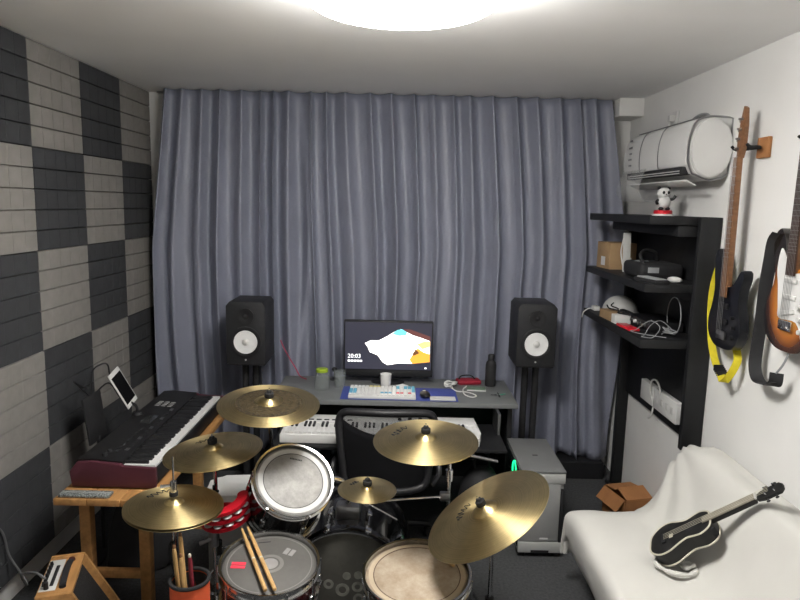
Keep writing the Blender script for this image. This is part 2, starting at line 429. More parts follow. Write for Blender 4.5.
# things on the upper board
def carton(name, label, cat, loc, rz, d, m, lab=None):
    r = thing(name, label, cat, loc, rz)
    MB().bb((-d[0]/2, -d[1]/2, 0), (d[0]/2, d[1]/2, d[2]), 0.002).build('box_body', m, r)
    MB().bb((-d[0]/2-0.001, -0.012, d[2]-0.02), (d[0]/2+0.001, 0.012, d[2]+0.001)).build('tape', M_card, r)
    return r
c1 = carton('cardboard_box', 'small brown cardboard box with a white label on the upper shelf board', 'box', (1.39, 4.10, SZ1), 0.10, (0.17, 0.20, 0.165), M_card)
MB().bb((0.02, -0.1016, 0.02), (0.055, -0.1005, 0.075)).build('paper_label', M_white, c1)
MB().bb((0.030, -0.1022, 0.036), (0.046, -0.1017, 0.058)).build('printed_mark', M_matte, c1)
MB().bb((-0.0862, -0.03, 0.02), (-0.0851, 0.03, 0.075)).build('paper_label', M_white, c1)
o = thing('white_folder', 'narrow pale grey board leaning upright beside the cardboard box', 'board', (1.375, 3.86, SZ1+0.001))
MB().bb((-0.022, -0.008, 0), (0.022, 0.008, 0.235), 0.003, M=RX(-0.12)).build('board_panel', M_offw, o)
MB().tube([RX(-0.12) @ Vector(p) for p in spline([(-0.018, 0.011, 0.04), (-0.024, 0.03, 0.12), (-0.018, 0.011, 0.20)], 6)], 0.004, 8).build('handle', M_white, o)
# headphones-like black gear lump: audio mixer case
o = thing('equipment_case', 'dark equipment case lying flat with pale torn label on upper shelf', 'case', (1.435, 3.62, SZ1))
MB().bb((-0.12, -0.15, 0.0), (0.12, 0.14, 0.085), 0.025, seg=3).build('case_body', M_matte, o)
MB().bb((-0.08, -0.1512, 0.035), (-0.02, -0.150, 0.065)).build('case_label', M_gcable, o)
MB().tube(spline([(-0.08, -0.08, 0.08), (-0.09, -0.05, 0.125), (-0.04, 0.0, 0.150), (0.03, 0.03, 0.13), (0.05, 0.06, 0.08)], 5), 0.010, 8).build('carry_strap', M_rubber, o)
MB().prism([(-0.08, -0.02), (-0.02, 0.0), (-0.01, 0.05), (-0.05, 0.07), (-0.09, 0.03)], 0.0855, 0.088).build('paper_scrap', M_gcable, o)
o = thing('small_keyboard', 'little grey ridged keypad at the front of the upper shelf', 'keypad', (1.315, 3.335, SZ1), 0.2)
MB().bb((-0.03, -0.10, 0), (0.05, 0.10, 0.02), 0.004).build('keypad_body', M_matte, o)
for k in range(9): MB().bb((-0.022, -0.09+0.02*k, 0.02), (0.042, -0.074+0.02*k, 0.026), 0.002).build('key', M_gcable, o)
o = thing('computer_mouse', 'small white mouse at the near end of the upper shelf', 'mouse', (1.44, 3.32, SZ1), 0.5)
MB().ball((0, 0, 0.017), (0.027, 0.042, 0.0165), 16).build('mouse_shell', M_offw, o)
MB().tube(spline([(0, 0.04, 0.008), (0.03, 0.08, 0.006), (0.10, 0.06, 0.005)], 6), 0.003, 6).build('mouse_cord', M_rubber, o)

# things on the lower board
o = thing('safety_helmet', 'rounded white helmet lying on the lower shelf board', 'helmet', (1.445, 4.115, SZ2+0.021), 0.3)
MB().lathe([(0.105*math.cos(a), 0.02+0.10*math.sin(a)) for a in [PI/2*k/8 for k in range(9)]][:-1]+[(0.0, 0.12)], 28, sy=1.15).build('helmet_shell', M_offw, o)
MB().torus(0.108, 0.006, T(0, 0, 0.02), 32, 8, sy=1.15).build('helmet_rim', M_gcable, o)
o.location.z = SZ2-0.013
c2 = carton('product_carton', 'flat brown and white carton at the front of the lower shelf', 'box', (1.305, 3.80, SZ2), 0.05, (0.09, 0.26, 0.05), M_card)
MB().bb((-0.0465, -0.1315, -0.0), (0.0465, -0.07, 0.0515), 0.001).build('white_end', M_white, c2)
o = thing('red_book', 'slim red booklet at the front edge of the lower shelf', 'book', (1.295, 3.54, SZ2), 0.06)
MB().bb((-0.03, -0.09, 0), (0.03, 0.09, 0.014), 0.002).build('cover', M_red, o)
MB().bb((-0.027, -0.087, 0.002), (0.0315, 0.087, 0.012)).build('page_block', M_offw, o)
o = thing('audio_interface', 'flat black audio box with knobs on the lower shelf', 'audio box', (1.455, 3.58, SZ2), 0.0)
MB().bb((-0.09, -0.16, 0.004), (0.10, 0.16, 0.055), 0.006).build('housing', M_black, o)
for k in range(4): MB().cyl((-0.09, -0.10+0.065*k, 0.03), (-0.104, -0.10+0.065*k, 0.03), 0.011, 0.010, 14).build('knob', M_steel if k != 2 else M_white, o)
for sx in (-0.06, 0.07):
    for sy in (-0.13, 0.13): MB().cyl((sx, sy, 0), (sx, sy, 0.005), 0.012).build('foot', M_rubber, o)
def scribble(n, R, seed, flat=0.3, z0=0.004):
    rd = random.Random(seed); pts = []
    for k in range(n):
        a = k*1.9+rd.uniform(-.4, .4); rr = R*rd.uniform(0.45, 1)
        pts.append((rr*math.cos(a), rr*1.2*math.sin(a), z0+abs(rd.gauss(0, 1))*R*flat*0.5))
    return spline(pts, 6)
o = thing('cable_bundle', 'tangled black cables heaped on the lower shelf by the helmet', 'cable', (1.425, 3.90, SZ2+0.002))
MB().tube(scribble(13, 0.055, 5, 0.5, 0.006), 0.0055, 7).build('cord', M_rubber, o)
o = MB().tube([Vector(p)+Vector((1.44, 3.335, SZ2+0.002)) for p in scribble(16, 0.05, 9, 0.7, 0.005)], 0.0028, 6).build('white_cable_tangle', M_gcable)
tag(o, 'knot of thin pale cable at the near end of the lower shelf', 'cable')
o = thing('black_cable_heap', 'loose black cables trailing along the middle of the lower shelf', 'cable', (1.315, 3.66, SZ2+0.052))
MB().tube([p for p in spline([(-0.02, 0.26, 0.02), (-0.03, 0.18, 0.012), (0.01, 0.12, 0.008), (-0.02, 0.05, 0.006), (0.03, 0.0, 0.006), (-0.01, 0.08, 0.014), (0.02, 0.17, 0.012), (0.0, 0.24, 0.02), (0.03, 0.29, 0.03)], 6)], 0.0045, 6).build('cord', M_rubber, o)
o = MB().tube(spline([(1.47, 3.37, SZ2+0.03), (1.42, 3.40, SZ2+0.07), (1.36, 3.38, SZ2+0.05), (1.31, 3.33, SZ2+0.006), (1.28, 3.29, SZ2+0.004), (1.33, 3.27, SZ2+0.004), (1.38, 3.31, SZ2+0.05), (1.345, 3.36, SZ2+0.075), (1.29, 3.40, SZ2+0.02), (1.275, 3.44, SZ2+0.004), (1.30, 3.37, SZ2+0.004), (1.40, 3.27, SZ2+0.004)], 7), 0.0022, 6).build('thin_wire', M_gcable)
tag(o, 'thin pale wire straggling to the front corner of the lower shelf', 'cable')
ring = [(1.47+0.0*math.sin(a), 3.36+0.085*math.cos(a), SZ2+0.105+0.10*math.sin(a)) for a in [2*PI*k/30 for k in range(30)]]
o = MB().tube(ring, 0.0028, 6, closed=True).build('cable_loop', M_gcable)
tag(o, 'upright round loop of pale cable on the lower shelf', 'cable')
o = thing('plug_adapter', 'small white plug with a short lead by the shelf corner', 'plug', (1.30, 4.16, SZ2))
MB().bb((-0.02, -0.03, 0), (0.02, 0.03, 0.03), 0.005).build('plug_body', M_white, o)
MB().tube(spline([(-0.02, 0.0, 0.012), (-0.045, 0.01, 0.008), (-0.07, 0.03, -0.02), (-0.075, 0.035, -0.055)], 5), 0.004, 6).build('plug_lead', M_white, o)

# white power box on the back panel
o = thing('power_strip', 'white power strip with a looped cord mounted low on the black shelf back', 'power strip', (1.577, 3.65, 0.815))
for k, (a, b_) in enumerate(((-0.26, 0.06), (0.065, 0.26))):
    MB().bb((-0.036, a, -0.062), (0, b_, 0.062), 0.005).build('strip_body', M_white, o)
for k in range(4): MB().bb((-0.0368, -0.22+0.07*k, -0.02), (-0.0355, -0.19+0.07*k, 0.02), 0.001).build('socket', M_offw, o)
MB().tube(spline([(-0.036, 0.07, -0.02), (-0.05, 0.075, 0.04), (-0.05, 0.06, 0.10), (-0.045, 0.01, 0.115), (-0.045, -0.04, 0.09), (-0.04, -0.05, 0.05)], 6), 0.0055, 8).build('cord', M_cable, o)
MB().tube(spline([(-0.03, 0.06, -0.062), (-0.035, 0.06, -0.10), (-0.04, 0.075, -0.13), (-0.04, 0.10, -0.145)], 6), 0.0055, 8).build('cord', M_cable, o)

# ------------------------------------------------------------------ air conditioner
ac = thing('air_conditioner', 'white wall air conditioner with rounded end high on the right wall', 'air conditioner', (XR, 0, 0))
y0, y1 = 3.185, 4.08
pf_ = spline([(-0.02, 2.375, 0), (-0.11, 2.378, 0), (-0.172, 2.355, 0), (-0.197, 2.30, 0), (-0.205, 2.23, 0), (-0.200, 2.155, 0), (-0.178, 2.105, 0)], 5)
outline = [(p.x, p.y) for p in pf_] + [(-0.09, 2.072), (-0.03, 2.085), (-0.001, 2.11), (-0.001, 2.37)]
A = Matrix(((1, 0, 0, 0), (0, 0, 1, 0), (0, 1, 0, 0), (0, 0, 0, 1)))     # (x, z-as-y, depth-as-z) -> world axes
MB().prism(outline, y0+0.012, y1, A).build('housing', M_white, ac, 50)
pp_ = [p for p in pf_[6:] if p.y > 2.140]
front = [(p.x-0.006, p.y) for p in pp_]
back = [(p.x+0.004, p.y) for p in pp_][::-1]
for yy in (3.550, 3.820): MB().tube([Vector((p.x-0.004, yy, p.y)) for p in pp_], 0.0055, 6).build('panel_seam', M_steel, ac)
for a, b_ in ((3.20, 3.545), (3.555, 3.815), (3.825, 4.075)):
    MB().prism(front+back, a, b_, A, 0.0015, 1).build('front_panel', M_white, ac, 50)
edge = [Vector((p.x-0.007, 3.195, p.y)) for p in pf_]
MB().tube([Vector((x, 3.192, z)) for x, z in outline], 0.005, 6, closed=True).build('edge_trim', M_steel, ac)
MB().tube([Vector((-0.13, y_, 2.380)) for y_ in (3.2, 4.07)], 0.004, 6).build('edge_trim', M_steel, ac)
cap = [(-0.102+0.098*math.cos(2*PI*k/40), 2.226+0.142*math.sin(2*PI*k/40)) for k in range(40)]
MB().prism(cap, 3.165, 3.205, A, 0.010, 3).build('end_cap', M_white, ac, 60)
MB().tube([Vector((x*1.0, 3.178, z)) for x, z in cap], 0.0035, 6, closed=True).build('cap_ring', M_offw, ac)
MB().bb((-0.214, 3.23, 2.100), (-0.12, 4.0, 2.138), 0.004).build('air_slot', M_matte, ac)
MB().bb((-0.03, -0.40, -0.004), (0.03, 0.40, 0.004), 0.003, M=T(-0.165, 3.62, 2.060) @ RY(0.45)).build('louver', M_white, ac)
for z in (2.104, 2.116): MB().bb((-0.2165, 3.25, z), (-0.213, 3.98, z+0.004)).build('vane', M_offw, ac)
for k, z in enumerate((2.325, 2.285, 2.25, 2.215, 2.18)):
    MB().bb((-0.2135, 3.95, z), (-0.2105, 3.99+0.012*(k % 2), z+0.010)).build('display_mark', M_steel, ac)
d = MB()
pth = spline([(-0.205, 0, 2.16), (-0.225, 0, 2.10), (-0.24, 0, 2.03), (-0.20, 0, 1.975), (-0.12, 0, 1.97)], 5)
v = []; f = []
for p in pth: v += [(p.x, 3.72, p.z), (p.x, 4.10, p.z)]
for k in range(len(pth)-1): f.append((2*k, 2*k+1, 2*k+3, 2*k+2))
o = d.raw(v, f).build('clear_deflector', M_clear, ac, 180); sd = o.modifiers.new('t', 'SOLIDIFY'); sd.thickness = 0.003
MB().tube(spline([(-0.01, 3.42, 2.375), (-0.01, 3.44, 2.42), (-0.01, 3.55, 2.43), (-0.01, 3.66, 2.40), (-0.01, 3.72, 2.376)], 6), 0.007, 8).build('refrigerant_line', M_gcable, ac)
o = thing('wall_outlet', 'small white wall socket with plug above the air conditioner', 'outlet', (XR, 3.86, 2.455))
MB().bb((-0.012, -0.04, -0.04), (-0.0005, 0.04, 0.04), 0.004).build('face_plate', M_white, o)
MB().bb((-0.045, -0.018, -0.02), (-0.012, 0.018, 0.018), 0.005).build('plug', M_offw, o)
MB().tube(spline([(-0.04, 0, -0.02), (-0.04, -0.01, -0.05), (-0.06, -0.03, -0.072)], 5), 0.004, 6).build('cord', M_offw, o)

# ------------------------------------------------------------------ guitars hung on the right wall
def wallM(x, y, z, rot=0.0):   # local x -> -Y, y -> up, z -> out of the wall
    return T(x, y, z) @ Matrix(((0, 0, -1, 0), (-1, 0, 0, 0), (0, 1, 0, 0), (0, 0, 0, 1))) @ RZ(rot)
def gouline(pts, n=6): return [(p.x, p.y) for p in spline([(a, b, 0) for a, b in pts], n, True)]
M_bassb = mat('midnight_bass_lacquer', (0.005, 0.0055, 0.009), 0.32, coat=0.0, var=0.15)
bs = thing('bass_guitar', 'dark bodied bass guitar with brown neck hanging on the white wall', 'bass guitar', M=wallM(1.535, 2.925, 1.292, 0.015) @ Matrix.Diagonal((0.88, 0.965, 1, 1)))
bo = [(0, 0.0), (0.10, 0.012), (0.160, 0.075), (0.158, 0.15), (0.128, 0.225), (0.132, 0.29), (0.155, 0.345), (0.150, 0.385), (0.120, 0.375), (0.075, 0.325), (0.035, 0.30),
      (-0.035, 0.30), (-0.065, 0.345), (-0.085, 0.43), (-0.118, 0.475), (-0.145, 0.455), (-0.140, 0.37), (-0.125, 0.28), (-0.140, 0.20), (-0.165, 0.13), (-0.155, 0.06), (-0.09, 0.01)]
MB().prism(gouline(bo), -0.02, 0.022, None, 0.008, 3).build('body', M_bassb, bs, 50)
MB().prism([(-0.029, 0.30), (0.029, 0.30), (0.021, 0.905), (-0.021, 0.905)], 0.010, 0.030, None, 0.004).build('neck', M_neck, bs)
MB().prism([(-0.029, 0.25), (0.029, 0.25), (0.021, 0.905), (-0.021, 0.905)], 0.0305, 0.036).build('fretboard', M_neck, bs)
for k in range(16):
    yy = 0.905-0.80*(1-2**(-k/12)) if k else 0.905
    if yy > 0.26: MB().box((0, yy, 0.0368), (0.046+0.01*(0.9-yy), 0.0022, 0.0016)).build('fret', M_steel, bs)
hs = [(-0.021, 0.90), (0.021, 0.90), (0.040, 0.945), (0.042, 1.05), (0.030, 1.125), (0.010, 1.135), (-0.012, 1.07), (-0.022, 0.99), (-0.026, 0.94)]
MB().prism(hs, 0.006, 0.024, None, 0.003).build('headstock', M_neck, bs)
for k in range(4):
    yy = 0.945+0.044*k
    pg = MB().cyl((-0.008+0.006*k, yy, 0.024), (-0.008+0.006*k, yy, 0.042), 0.006, 0.005, 10).build('tuning_peg', M_steel, bs)
    MB().cyl((-0.018+0.006*k, yy, 0.012), (-0.048+0.006*k, yy, 0.012), 0.004, 0.004, 8).ball((-0.054+0.006*k, yy, 0.012), (0.008, 0.012, 0.005), 10).build('peg_key', M_steel, pg)
MB().bb((-0.045, 0.195, 0.022), (0.045, 0.222, 0.034), 0.004).build('pickup', M_black, bs)
MB().bb((-0.045, 0.12, 0.022), (0.045, 0.147, 0.034), 0.004).build('pickup', M_black, bs)
MB().bb((-0.04, 0.045, 0.022), (0.04, 0.085, 0.036), 0.003).build('bridge', M_steel, bs)
for k in range(4):
    x0 = -0.024+0.016*k
    MB().cyl((x0, 0.07, 0.042), (x0*0.75, 0.93, 0.041), 0.0011, 0.0011, 5).build('string', M_steel, bs)
for x0, yy in ((0.095, 0.16), (0.112, 0.115), (0.108, 0.07)): MB().cyl((x0, yy, 0.022), (x0, yy, 0.038), 0.009, 0.008, 12).build('control_knob', M_black, bs)
M_yel = mat('yellow_webbing', (0.62, 0.52, 0.02), 0.8, var=0.1, scale=30)
st = MB().ribbon(spline([(-0.12, 0.455, -0.024), (-0.20, 0.37, -0.020), (-0.245, 0.22, -0.020), (-0.215, 0.03, -0.020), (-0.13, -0.085, -0.012), (-0.03, -0.135, 0.0), (0.03, -0.16, 0.01),
                         (0.075, -0.11, 0.0), (0.085, -0.04, -0.02), (0.05, 0.01, -0.024)], 6), (-0.55, 0.0, 0.84), 0.034, 0.003).build('strap', M_yel, bs, 60, label='yellow webbing strap')
for k in range(5): MB().box((-0.07+0.012*k, -0.112-0.006*k, -0.006), (0.004, 0.03, 0.046), M=None).build('strap_stripe', M_matte, st)
# hanger
hg = thing('guitar_hanger', 'orange wooden block hanger with dark yoke holding the bass neck', 'hanger', (XR, 2.89, 2.205))
MB().bb((-0.018, -0.055, -0.045), (-0.0005, 0.035, 0.045), 0.004).build('wood_block', M_cardo, hg)
MB().cyl((-0.018, 0.0, 0.0), (-0.075, 0.005, 0.0), 0.006, 0.006, 10).build('arm', M_rubber, hg)
MB().tube(spline([(-0.10, -0.035, 0.012), (-0.085, -0.035, 0.0), (-0.055, -0.036, 0.0), (-0.035, -0.02, 0.0), (-0.034, 0.03, 0.0), (-0.035, 0.08, 0.0), (-0.055, 0.094, 0.0), (-0.085, 0.094, 0.0), (-0.10, 0.094, 0.012)], 4), 0.007, 8).build('yoke', M_rubber, hg)

# sunburst guitar
def burst_mat():
    m = mat('sunburst_lacquer', (0.5, 0.2, 0.03), 0.2, coat=0.8)
    nt = m.node_tree; b = nt.nodes['Principled BSDF']
    tc = nt.nodes.new('ShaderNodeTexCoord'); mp = nt.nodes.new('ShaderNodeMapping')
    mp.inputs['Location'].default_value = (0, -0.92, 0); mp.inputs['Scale'].default_value = (6.2, 4.6, 0)
    ln = nt.nodes.new('ShaderNodeVectorMath'); ln.operation = 'LENGTH'
    nt.links.new(tc.outputs['Object'], mp.inputs[0]); nt.links.new(mp.outputs[0], ln.inputs[0])
    rp = nt.nodes.new('ShaderNodeValToRGB'); e = rp.color_ramp.elements
    e[0].position = 0.35; e[0].color = (0.52, 0.24, 0.045, 1); e[1].position = 0.98; e[1].color = (0.012, 0.008, 0.006, 1)
    q = e.new(0.66); q.color = (0.36, 0.115, 0.016, 1)
    q = e.new(0.86); q.color = (0.07, 0.02, 0.008, 1)
    nt.links.new(ln.outputs['Value'], rp.inputs[0]); nt.links.new(rp.outputs[0], b.inputs['Base Color'])
    return m
M_burst = burst_mat()
gt = thing('electric_guitar', 'sunburst electric guitar with white pickguard on the right wall', 'guitar', M=wallM(1.54, 2.455, 1.385))
go = [(0, 0.0), (0.085, 0.012), (0.150, 0.065), (0.165, 0.13), (0.145, 0.20), (0.118, 0.255), (0.122, 0.315), (0.150, 0.375), (0.138, 0.415), (0.105, 0.395), (0.065, 0.345), (0.032, 0.325),
      (-0.032, 0.325), (-0.052, 0.375), (-0.075, 0.445), (-0.110, 0.478), (-0.142, 0.455), (-0.140, 0.385), (-0.118, 0.305), (-0.122, 0.25), (-0.150, 0.185), (-0.163, 0.115), (-0.140, 0.05), (-0.075, 0.008)]
MB().prism(gouline(go), -0.022, 0.022, None, 0.010, 3).build('body', M_burst, gt, 50)
pg = [(-0.085, 0.40), (-0.100, 0.32), (-0.085, 0.255), (-0.070, 0.17), (-0.055, 0.125), (0.055, 0.125), (0.10, 0.06), (0.125, 0.07), (0.105, 0.15), (0.095, 0.25), (0.10, 0.33), (0.06, 0.315), (-0.03, 0.31), (-0.045, 0.36)]
MB().prism(gouline(pg, 4), 0.0222, 0.0248, None, 0.0006, 1).build('pickguard', M_white, gt, 50)
for yy, an in ((0.155, 0.22), (0.215, 0), (0.28, 0)): MB().box((0, 0, 0.028), (0.085, 0.019, 0.008), 0.004, M=T(0, yy, 0) @ RZ(an)).build('pickup', M_offw, gt)
MB().bb((-0.04, 0.085, 0.0222), (0.04, 0.122, 0.036), 0.003).build('bridge', M_chrome, gt)
for x0, yy in ((0.075, 0.185), (0.085, 0.14), (0.097, 0.095)): MB().cyl((x0, yy, 0.025), (x0, yy, 0.040), 0.011, 0.009, 14).build('control_knob', M_offw, gt)
MB().prism([(-0.028, 0.315), (0.028, 0.315), (0.021, 0.80), (-0.021, 0.80)], 0.012, 0.030, None, 0.004).build('neck', M_neck, gt)
MB().prism([(-0.028, 0.30), (0.028, 0.30), (0.021, 0.80), (-0.021, 0.80)], 0.0302, 0.0345).build('fretboard', M_fret, gt)
for k in range(20):
    yy = 0.80-0.62*(1-2**(-k/12))
    if yy > 0.305: MB().box((0, yy, 0.0352), (0.044+0.012*(0.8-yy), 0.002, 0.0014)).build('fret', M_steel, gt)
MB().prism([(-0.021, 0.80), (0.021, 0.80), (0.038, 0.85), (0.034, 0.93), (0.012, 0.985), (-0.02, 0.975), (-0.03, 0.90), (-0.028, 0.84)], 0.008, 0.022, None, 0.003).build('headstock', M_neck, gt)
for k in range(6): MB().cyl((-0.012+0.004*k, 0.835+0.023*k, 0.022), (-0.012+0.004*k, 0.835+0.023*k, 0.036), 0.0045, 0.004, 8).build('tuning_peg', M_chrome, gt)
for k in range(6):
    x0 = -0.026+0.0104*k; MB().cyl((x0, 0.10, 0.038), (x0*0.65, 0.85, 0.037), 0.0008, 0.0008, 5).build('string', M_steel, gt)
MB().ribbon(spline([(-0.115, 0.455, 0.026), (-0.145, 0.42, 0.025), (-0.165, 0.34, 0.02), (-0.195, 0.23, 0.01), (-0.215, 0.10, 0.0), (-0.235, -0.04, -0.005), (-0.225, -0.12, 0.0), (-0.18, -0.165, 0.005),
                    (-0.105, -0.165, 0.008), (-0.055, -0.145, 0.01), (-0.05, -0.10, 0.01)], 6), (-0.55, 0.0, 0.84), 0.050, 0.0035).build('strap', M_matte, gt, 60, label='black woven strap')
MB().box((-0.075, -0.15, 0.012), (0.062, 0.006, 0.04), 0.002, M=T(-0.075, -0.15, 0) @ RZ(0.5) @ T(0.075, 0.15, 0)).build('strap_end', M_black, gt)
MB().tube(spline([(-0.05, -0.10, 0.012), (-0.015, -0.06, 0.012), (0.0, -0.02, 0.006), (0.0, 0.002, 0.0)], 5), 0.0045, 6).build('strap_lace', M_gcable, gt)
h2 = thing('guitar_hanger', 'orange wooden block hanger behind the sunburst guitar headstock', 'hanger', (XR, 2.455, 2.20))
MB().bb((-0.018, -0.045, -0.045), (-0.0005, 0.045, 0.045), 0.004).build('wood_block', M_cardo, h2)
MB().tube(spline([(-0.10, -0.034, 0.012), (-0.075, -0.034, 0.0), (-0.045, -0.034, 0.0), (-0.022, -0.01, 0.0), (-0.022, 0.01, 0.0), (-0.045, 0.034, 0.0), (-0.075, 0.034, 0.0), (-0.10, 0.034, 0.012)], 4), 0.006, 8).build('yoke', M_rubber, h2)

# ------------------------------------------------------------------ ukulele leaning on the sofa
tail = Vector((1.103, 2.500, 0.510)); head = Vector((1.458, 2.285, 0.872))
a_ = (head-tail).normalized(); nrm = Vector((0, 0, 1)); nrm = (nrm-a_*nrm.dot(a_)).normalized()
nrm = (nrm + Vector((-0.14, -0.20, 0))).normalized(); nrm = (nrm-a_*nrm.dot(a_)).normalized()
x_ = a_.cross(nrm)
MU = Matrix(((x_.x, a_.x, nrm.x, tail.x), (x_.y, a_.y, nrm.y, tail.y), (x_.z, a_.z, nrm.z, tail.z), (0, 0, 0, 1)))
uk = thing('ukulele', 'small black ukulele with cream binding leaning on the white sofa', 'ukulele', M=MU)
uo = [(0, 0.0), (0.05, 0.006), (0.088, 0.045), (0.092, 0.09), (0.070, 0.135), (0.058, 0.17), (0.066, 0.205), (0.070, 0.235), (0.052, 0.268), (0.02, 0.278),
      (-0.02, 0.278), (-0.052, 0.268), (-0.070, 0.235), (-0.066, 0.205), (-0.058, 0.17), (-0.070, 0.135), (-0.092, 0.09), (-0.088, 0.045), (-0.05, 0.006)]
UO = gouline(uo, 4)
M_ub = mat('black_ukulele_lacquer', (0.008, 0.008, 0.008), 0.5, coat=0.0, var=0.1); M_cream = mat('cream_binding', (0.55, 0.52, 0.42), 0.5, var=0.03)
MB().prism(UO, -0.030, 0.030, None, 0.003).build('body', M_ub, uk, 50)
for z in (-0.029, 0.029): MB().tube([Vector((p[0]*1.005, p[1], z)) for p in UO], 0.0038, 6, closed=True).build('binding', M_cream, uk)
MB().lathe([(0.0, 0.0302), (0.026, 0.0302), (0.026, 0.0308), (0.0, 0.0308)], 24, T(0, 0.185, 0)).build('sound_hole', M_matte, uk)
MB().bb((-0.032, 0.058, 0.030), (0.032, 0.078, 0.038), 0.003).build('bridge', M_black, uk)
MB().bb((-0.012, 0.090, 0.0302), (0.012, 0.108, 0.0315), 0.0005).build('brand_patch', M_cream, uk)
MB().bb((-0.018, 0.245, 0.031), (0.018, 0.472, 0.036), 0.001).build('fretboard', mat('pale_fretboard', (0.27, 0.245, 0.20), 0.5, var=0.15), uk)
MB().bb((-0.017, 0.27, 0.010), (0.017, 0.472, 0.0308), 0.004).build('neck', M_ub, uk)
MB().bb((-0.018, 0.472, 0.030), (0.018, 0.477, 0.0385)).build('nut', M_white, uk)
MB().prism([(-0.018, 0.477), (0.018, 0.477), (0.030, 0.505), (0.030, 0.57), (0.012, 0.583), (-0.012, 0.583), (-0.030, 0.57), (-0.030, 0.505)], 0.014, 0.028, None, 0.003).build('headstock', M_ub, uk)
for s_ in (-1, 1):
    for yy in (0.515, 0.55):
        pg_ = MB().cyl((0.018*s_, yy, 0.028), (0.018*s_, yy, 0.040), 0.004, 0.004, 8).build('tuning_peg', M_chrome, uk)
        MB().cyl((0.03*s_, yy, 0.02), (0.042*s_, yy, 0.02), 0.003, 0.003, 6).ball((0.046*s_, yy, 0.02), (0.006, 0.008, 0.004), 8).build('peg_key', M_black, pg_)
for k in range(4):
    x0 = -0.015+0.01*k; MB().cyl((x0, 0.068, 0.0395), (x0*0.9, 0.53, 0.039), 0.0007, 0.0007, 5).build('string', M_cream, uk)
MB().bb((0.040, 0.24, -0.02), (0.056, 0.285, 0.02), 0.008).build('strap_hook', M_rubber, uk)
o = MB().tube(spline([(1.10, 2.475, 0.489), (1.085, 2.43, 0.487), (1.12, 2.375, 0.487), (1.18, 2.36, 0.489), (1.225, 2.385, 0.49), (1.215, 2.43, 0.492), (1.18, 2.425, 0.496), (1.185, 2.385, 0.503), (1.22, 2.40, 0.508)], 6), [0.006+0.006*abs(math.sin(k*0.35)) for k in range(49)], 8).build('white_strap', M_cover, None, 60)
tag(o, 'loose white fabric strap coiled on the sofa below the ukulele', 'strap')

# open carton behind the sofa
M_cin = mat('carton_inside', (0.22, 0.09, 0.03), 0.85, var=0.1)
ct = thing('open_carton', 'opened orange-brown cardboard carton on the carpet behind the sofa', 'box', (1.475, 3.80, 0.0), 0.25)
for lo, hi in (((-0.10, -0.12, 0), (0.10, 0.12, 0.006)), ((-0.10, -0.12, 0), (-0.094, 0.12, 0.17)), ((0.094, -0.12, 0), (0.10, 0.12, 0.17)), ((-0.10, -0.12, 0), (0.10, -0.114, 0.17)), ((-0.10, 0.114, 0), (0.10, 0.12, 0.17))):
    MB().bb(lo, hi).build('carton_side', M_cardo, ct)
MB().bb((-0.09, 0, -0.003), (0.09, 0.11, 0.003), M=T(0, -0.117, 0.172) @ RX(0.35)).build('flap', M_cardo, ct)
MB().bb((-0.09, -0.11, -0.003), (0.09, 0, 0.003), M=T(0, 0.117, 0.172) @ RX(-0.15)).build('flap', M_cardo, ct)
MB().bb((-0.09, -0.11, -0.003), (0, 0.11, 0.003), M=T(-0.099, 0, 0.172) @ RY(-0.9)).build('flap', M_cardo, ct)
MB().bb((-0.10, -0.03, 0.0), (-0.06, 0.0, 0.06), 0.004, M=T(0.11, -0.07, 0.10)).build('packing_foam', M_white, ct)

# ------------------------------------------------------------------ desk with tray
DZ = 0.75
dk = thing('desk', 'long grey desk with black frame in front of the curtain', 'desk', (0, 0, 0))
MB().bb((-0.755, 3.70, DZ-0.028), (0.735, 4.235, DZ), 0.004).build('desktop', M_desk, dk)
MB().bb((-0.74, 4.18, 0.35), (0.72, 4.20, DZ-0.029), 0.002).build('modesty_panel', M_darkwood, dk)
for x in (-0.73, 0.69):
    MB().bb((x, 3.80, 0.0), (x+0.03, 4.179, DZ-0.029), 0.002).build('side_panel', M_darkwood, dk)
MB().bb((-0.68, 3.36, 0.575), (0.62, 3.79, 0.593), 0.003).build('keyboard_tray', M_darkwood, dk)
for x in (-0.672, 0.60): MB().bb((x, 3.60, 0.593), (x+0.015, 3.80, DZ-0.029)).build('tray_rail', M_steel, dk)

# white MIDI keyboard on the tray
mk = thing('midi_keyboard', 'white music keyboard on the pull-out tray below the desktop', 'keyboard', (-0.075, 3.545, 0.594), 0.0)
HL = 0.565
MB().prism([(-HL, -0.145), (HL-0.02, -0.145), (HL, -0.06), (HL-0.01, 0.145), (-HL, 0.145)], 0.0, 0.052, None, 0.005).build('case', M_white, mk)
wk = MB(); bk = MB(); pw = 2*(HL-0.04)/43
for k in range(43): wk.bb((-HL+0.03+pw*k+0.0007, -0.138, 0.040), (-HL+0.03+pw*(k+1)-0.0007, 0.010, 0.066), 0.001, seg=1)
for k in range(42):
    if (k % 7) in (0, 1, 3, 4, 5): bk.bb((-HL+0.03+pw*(k+1)-0.0065, -0.055, 0.06), (-HL+0.03+pw*(k+1)+0.0065, 0.010, 0.077), 0.0015, seg=1)
wk.build('white_keys', M_white, mk, 0, kind='stuff'); bk.build('black_keys', M_black, mk, 0, kind='stuff')
MB().bb((-HL+0.005, 0.012, 0.05), (HL-0.02, 0.142, 0.072), 0.004).build('control_panel', M_white, mk)
for k in range(8): MB().bb((-0.52+0.045*k, 0.04, 0.072), (-0.49+0.045*k, 0.055, 0.075), 0.001).build('button', M_matte, mk)
for k in range(4): MB().cyl((0.10+0.06*k, 0.07, 0.072), (0.10+0.06*k, 0.07, 0.088), 0.012, 0.010, 14).build('knob', M_matte, mk)

